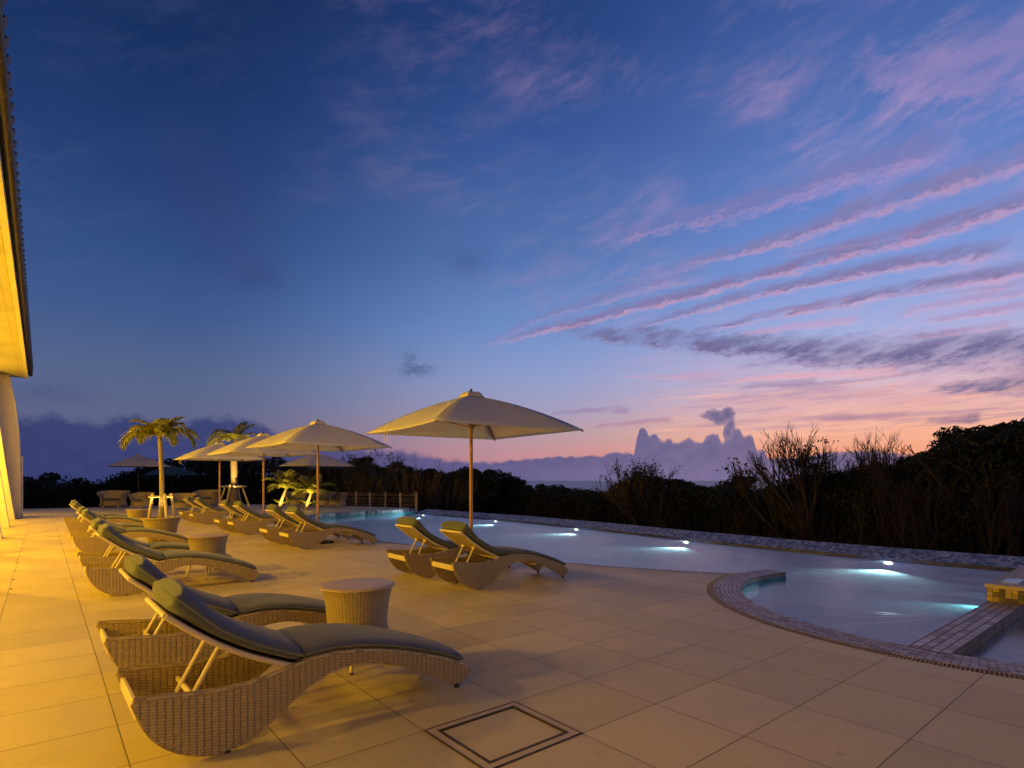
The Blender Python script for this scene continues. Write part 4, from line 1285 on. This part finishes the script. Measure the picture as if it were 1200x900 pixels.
# dry undergrowth in front of the thicket
r = random.Random(11); mb = MB()
for _ in range(520):
    u = r.uniform(640, 1330) if r.random() < .75 else r.uniform(500, 700); d = d_right(u, r.uniform(24.5, 27.2)); x, y = at(u, d)
    hgt = r.uniform(.9, 3.1) * (1.15 if u > 850 else .8); lx, ly = r.uniform(-.7, .7), r.uniform(-.7, .7)
    mb.tube([(x, y, GZ), (x + lx * .4, y + ly * .4, GZ + hgt * .5), (x + lx, y + ly, GZ + hgt)], [.02, .015, .006], 3, cap=False)
for _ in range(1800):
    u = r.uniform(640, 1300); d = d_right(u, r.uniform(23.5, 26.)); x, y = at(u, d); hgt = r.uniform(.6, 2.3)
    a = r.uniform(0, 6.28); w = .014; lx, ly = r.uniform(-.3, .3), r.uniform(-.3, .3)
    mb.add([(x - w * math.cos(a), y - w * math.sin(a), GZ), (x + w * math.cos(a), y + w * math.sin(a), GZ), (x + lx, y + ly, GZ + hgt)], [(0, 1, 2)])
o = mb.build('dry_undergrowth', M['dry'], None, smooth=False); tag(o, 'dry brown stalks and grass in front of the thicket', 'undergrowth', kind='stuff')


def bare_shrub(name, label, u, d, vtop, seed, n=4, depth=4, spread=.55, group=None, leaves=0, rad=.03, cat='shrub', lean=0., spreadx=.45):
    r = random.Random(seed); x, y = at(u, d); hgt = CAM_H + (563 - vtop) / 670 * d - GZ
    s = empty(name, (x, y, GZ), label, cat, group)
    mb = MB(); tips = []
    for k in range(n):
        a = r.uniform(0, 6.28); o = spreadx * r.random()
        dr = Vector((math.cos(a) * .35, math.sin(a) * .35, 1)) + Vector((math.cos(YAW), -math.sin(YAW), 0)) * lean
        branch_tree(mb, (o * math.cos(a), o * math.sin(a), 0), hgt * .40, rad * r.uniform(.7, 1.1), dr, depth, r, spread, tips=tips)
    zs = sorted(v[2] for v in mb.v); top = zs[int(len(zs) * .995)]; k = hgt / top
    mb.v = [(v[0] * (.5 + .5 * k), v[1] * (.5 + .5 * k), v[2] * k) for v in mb.v]
    mb.build('branches', M['bark'], s)
    if leaves:
        V, F = [], []
        for t in tips:
            if r.random() < .6: leaf_cloud(V, F, (t[0] * (.5 + .5 * k), t[1] * (.5 + .5 * k), t[2] * k - .05), (.3, .3, .22), leaves, .09, r)
        raw_mesh('foliage', V, F, M['leaf'], s)
    return s


bare_shrub('bare_shrub', 'tall bare-branched shrub silhouetted against the orange sky, left of the big dark tree', 985, d_right(985, 26.6), 508, 21, 6, 5, .66, rad=.12, lean=-.05, spreadx=1.2)
bare_shrub('bare_shrub', 'leaning bare shrub at the left side of the tallest bare one, reaching out left', 945, d_right(945, 26.6), 522, 22, 4, 4, .6, rad=.09, lean=-.28, leaves=3, spreadx=.8)
bare_shrub('bare_shrub', 'fine-twigged bare shrub right of the tallest bare one', 1040, d_right(1040, 26.6), 516, 23, 5, 5, .6, rad=.10, spreadx=1.0)
bare_shrub('bare_shrub', 'scraggly bush with thin bare twigs behind the middle of the far pool edge', 742, d_right(742, 27.0), 543, 24, 6, 5, .6, rad=.075, leaves=1, spreadx=1.0)
bare_shrub('bare_shrub', 'pale forked dead shrub low before the thicket, above the second lamp from right', 775, d_right(775, 25.8), 553, 25, 2, 4, .7, rad=.065)
bare_shrub('bare_shrub', 'twiggy shrub sticking up beside the far right parasol corner', 705, d_right(705, 27.4), 558, 26, 4, 3, .5, rad=.05)
for i, (u, v, sd, ln) in enumerate(((1105, 560, 31, -.35), (1150, 545, 32, -.3), (1180, 550, 33, -.2), (1075, 572, 34, -.25), (1010, 575, 35, -.1), (1130, 540, 36, .12), (860, 590, 38, .2), (1190, 575, 39, -.5))):
    lab = ['leaning pale sapling in front of the left edge of the big dark tree', 'slanting grey sapling crossing the big dark tree', 'thin upright sapling near the right photo edge', 'short leaning sapling below the bare shrubs', 'small sapling under the tallest bare shrub', 'straight pale sapling before the middle of the big dark tree', 'isolated short sapling left of the bare shrubs', 'strongly leaning sapling at the extreme right'][i]
    bare_shrub('sapling', lab, u, d_right(u, 25.5), v, sd, 2, 3, .45, group='bare saplings before the thicket', rad=.06, cat='sapling', lean=ln)
for i, (u, v, sd) in enumerate(((414, 531, 51), (431, 535, 52), (478, 541, 54), (500, 545, 55))):
    lab = ['tallest dark spiky shrub behind the second parasol corner', 'second dark spiky shrub, right of the tallest', 'thin bare shrub above the wire fence', 'thin bare shrub just right of the wire fence'][i]
    bare_shrub('spiky_shrub', lab, u, 37, v, sd, 6, 3, .4, leaves=10 if i < 2 else 0, rad=.05, spreadx=1.0)


def leafy_tree(name, label, u, d, vtop, width, seed, leaf=.055, n=26, per=420, group=None):
    r = random.Random(seed); x, y = at(u, d); hgt = CAM_H + (563 - vtop) / 670 * d - GZ
    s = empty(name, (x, y, GZ), label, 'tree', group)
    mb = MB(); tips = []
    for k in range(3):
        a = r.uniform(0, 6.28); branch_tree(mb, (.1 * math.cos(a), .1 * math.sin(a), 0), hgt * .36, .07, (math.cos(a) * .4, math.sin(a) * .4, 1), 3, r, .7, tips=tips)
    top = max(v[2] for v in mb.v); k = hgt * .93 / top; mb.v = [(v[0] * width / 1.2, v[1] * width / 1.2, v[2] * k) for v in mb.v]
    mb.build('trunk', M['bark'], s)
    V, F = [], []
    for _ in range(n):
        a = r.uniform(0, 6.28); q = math.sqrt(r.random()); zz = hgt * r.uniform(.4, 1)
        fall = 1 - .55 * max(0, (zz / hgt - .55) / .45) ** 1.5
        rr = r.uniform(.22, .42) * width
        leaf_cloud(V, F, (q * width * fall * math.cos(a), q * width * fall * math.sin(a), zz - rr * .5), (rr, rr, rr * .55), per, leaf, r)
    raw_mesh('crown', V, F, M['leaf'], s)
    return s


leafy_tree('broadleaf_tree', 'big dark rounded tree at the right photo edge', 1165, d_right(1165, 29.0), 491, 2.5, 61, leaf=.1, n=44)
leafy_tree('broadleaf_tree', 'lower dark tree sloping down left of the big rounded tree', 1098, d_right(1098, 28.5), 519, 1.8, 62, leaf=.1, n=30)
leafy_tree('broadleaf_tree', 'small round dark treetop right of the nearest parasol pole', 565, 42, 549, 2.1, 63, leaf=.13, n=22)
leafy_tree('broadleaf_tree', 'dark leafy bush with a ragged top between the cumulus cloud and the bare shrubs', 868, d_right(868, 28.5), 555, 1.1, 64, leaf=.1, n=16)
leafy_tree('broadleaf_tree', 'lone treetop sticking out of the far left tree belt', 62, 44, 551, 1.4, 65, leaf=.14, n=16, per=200)
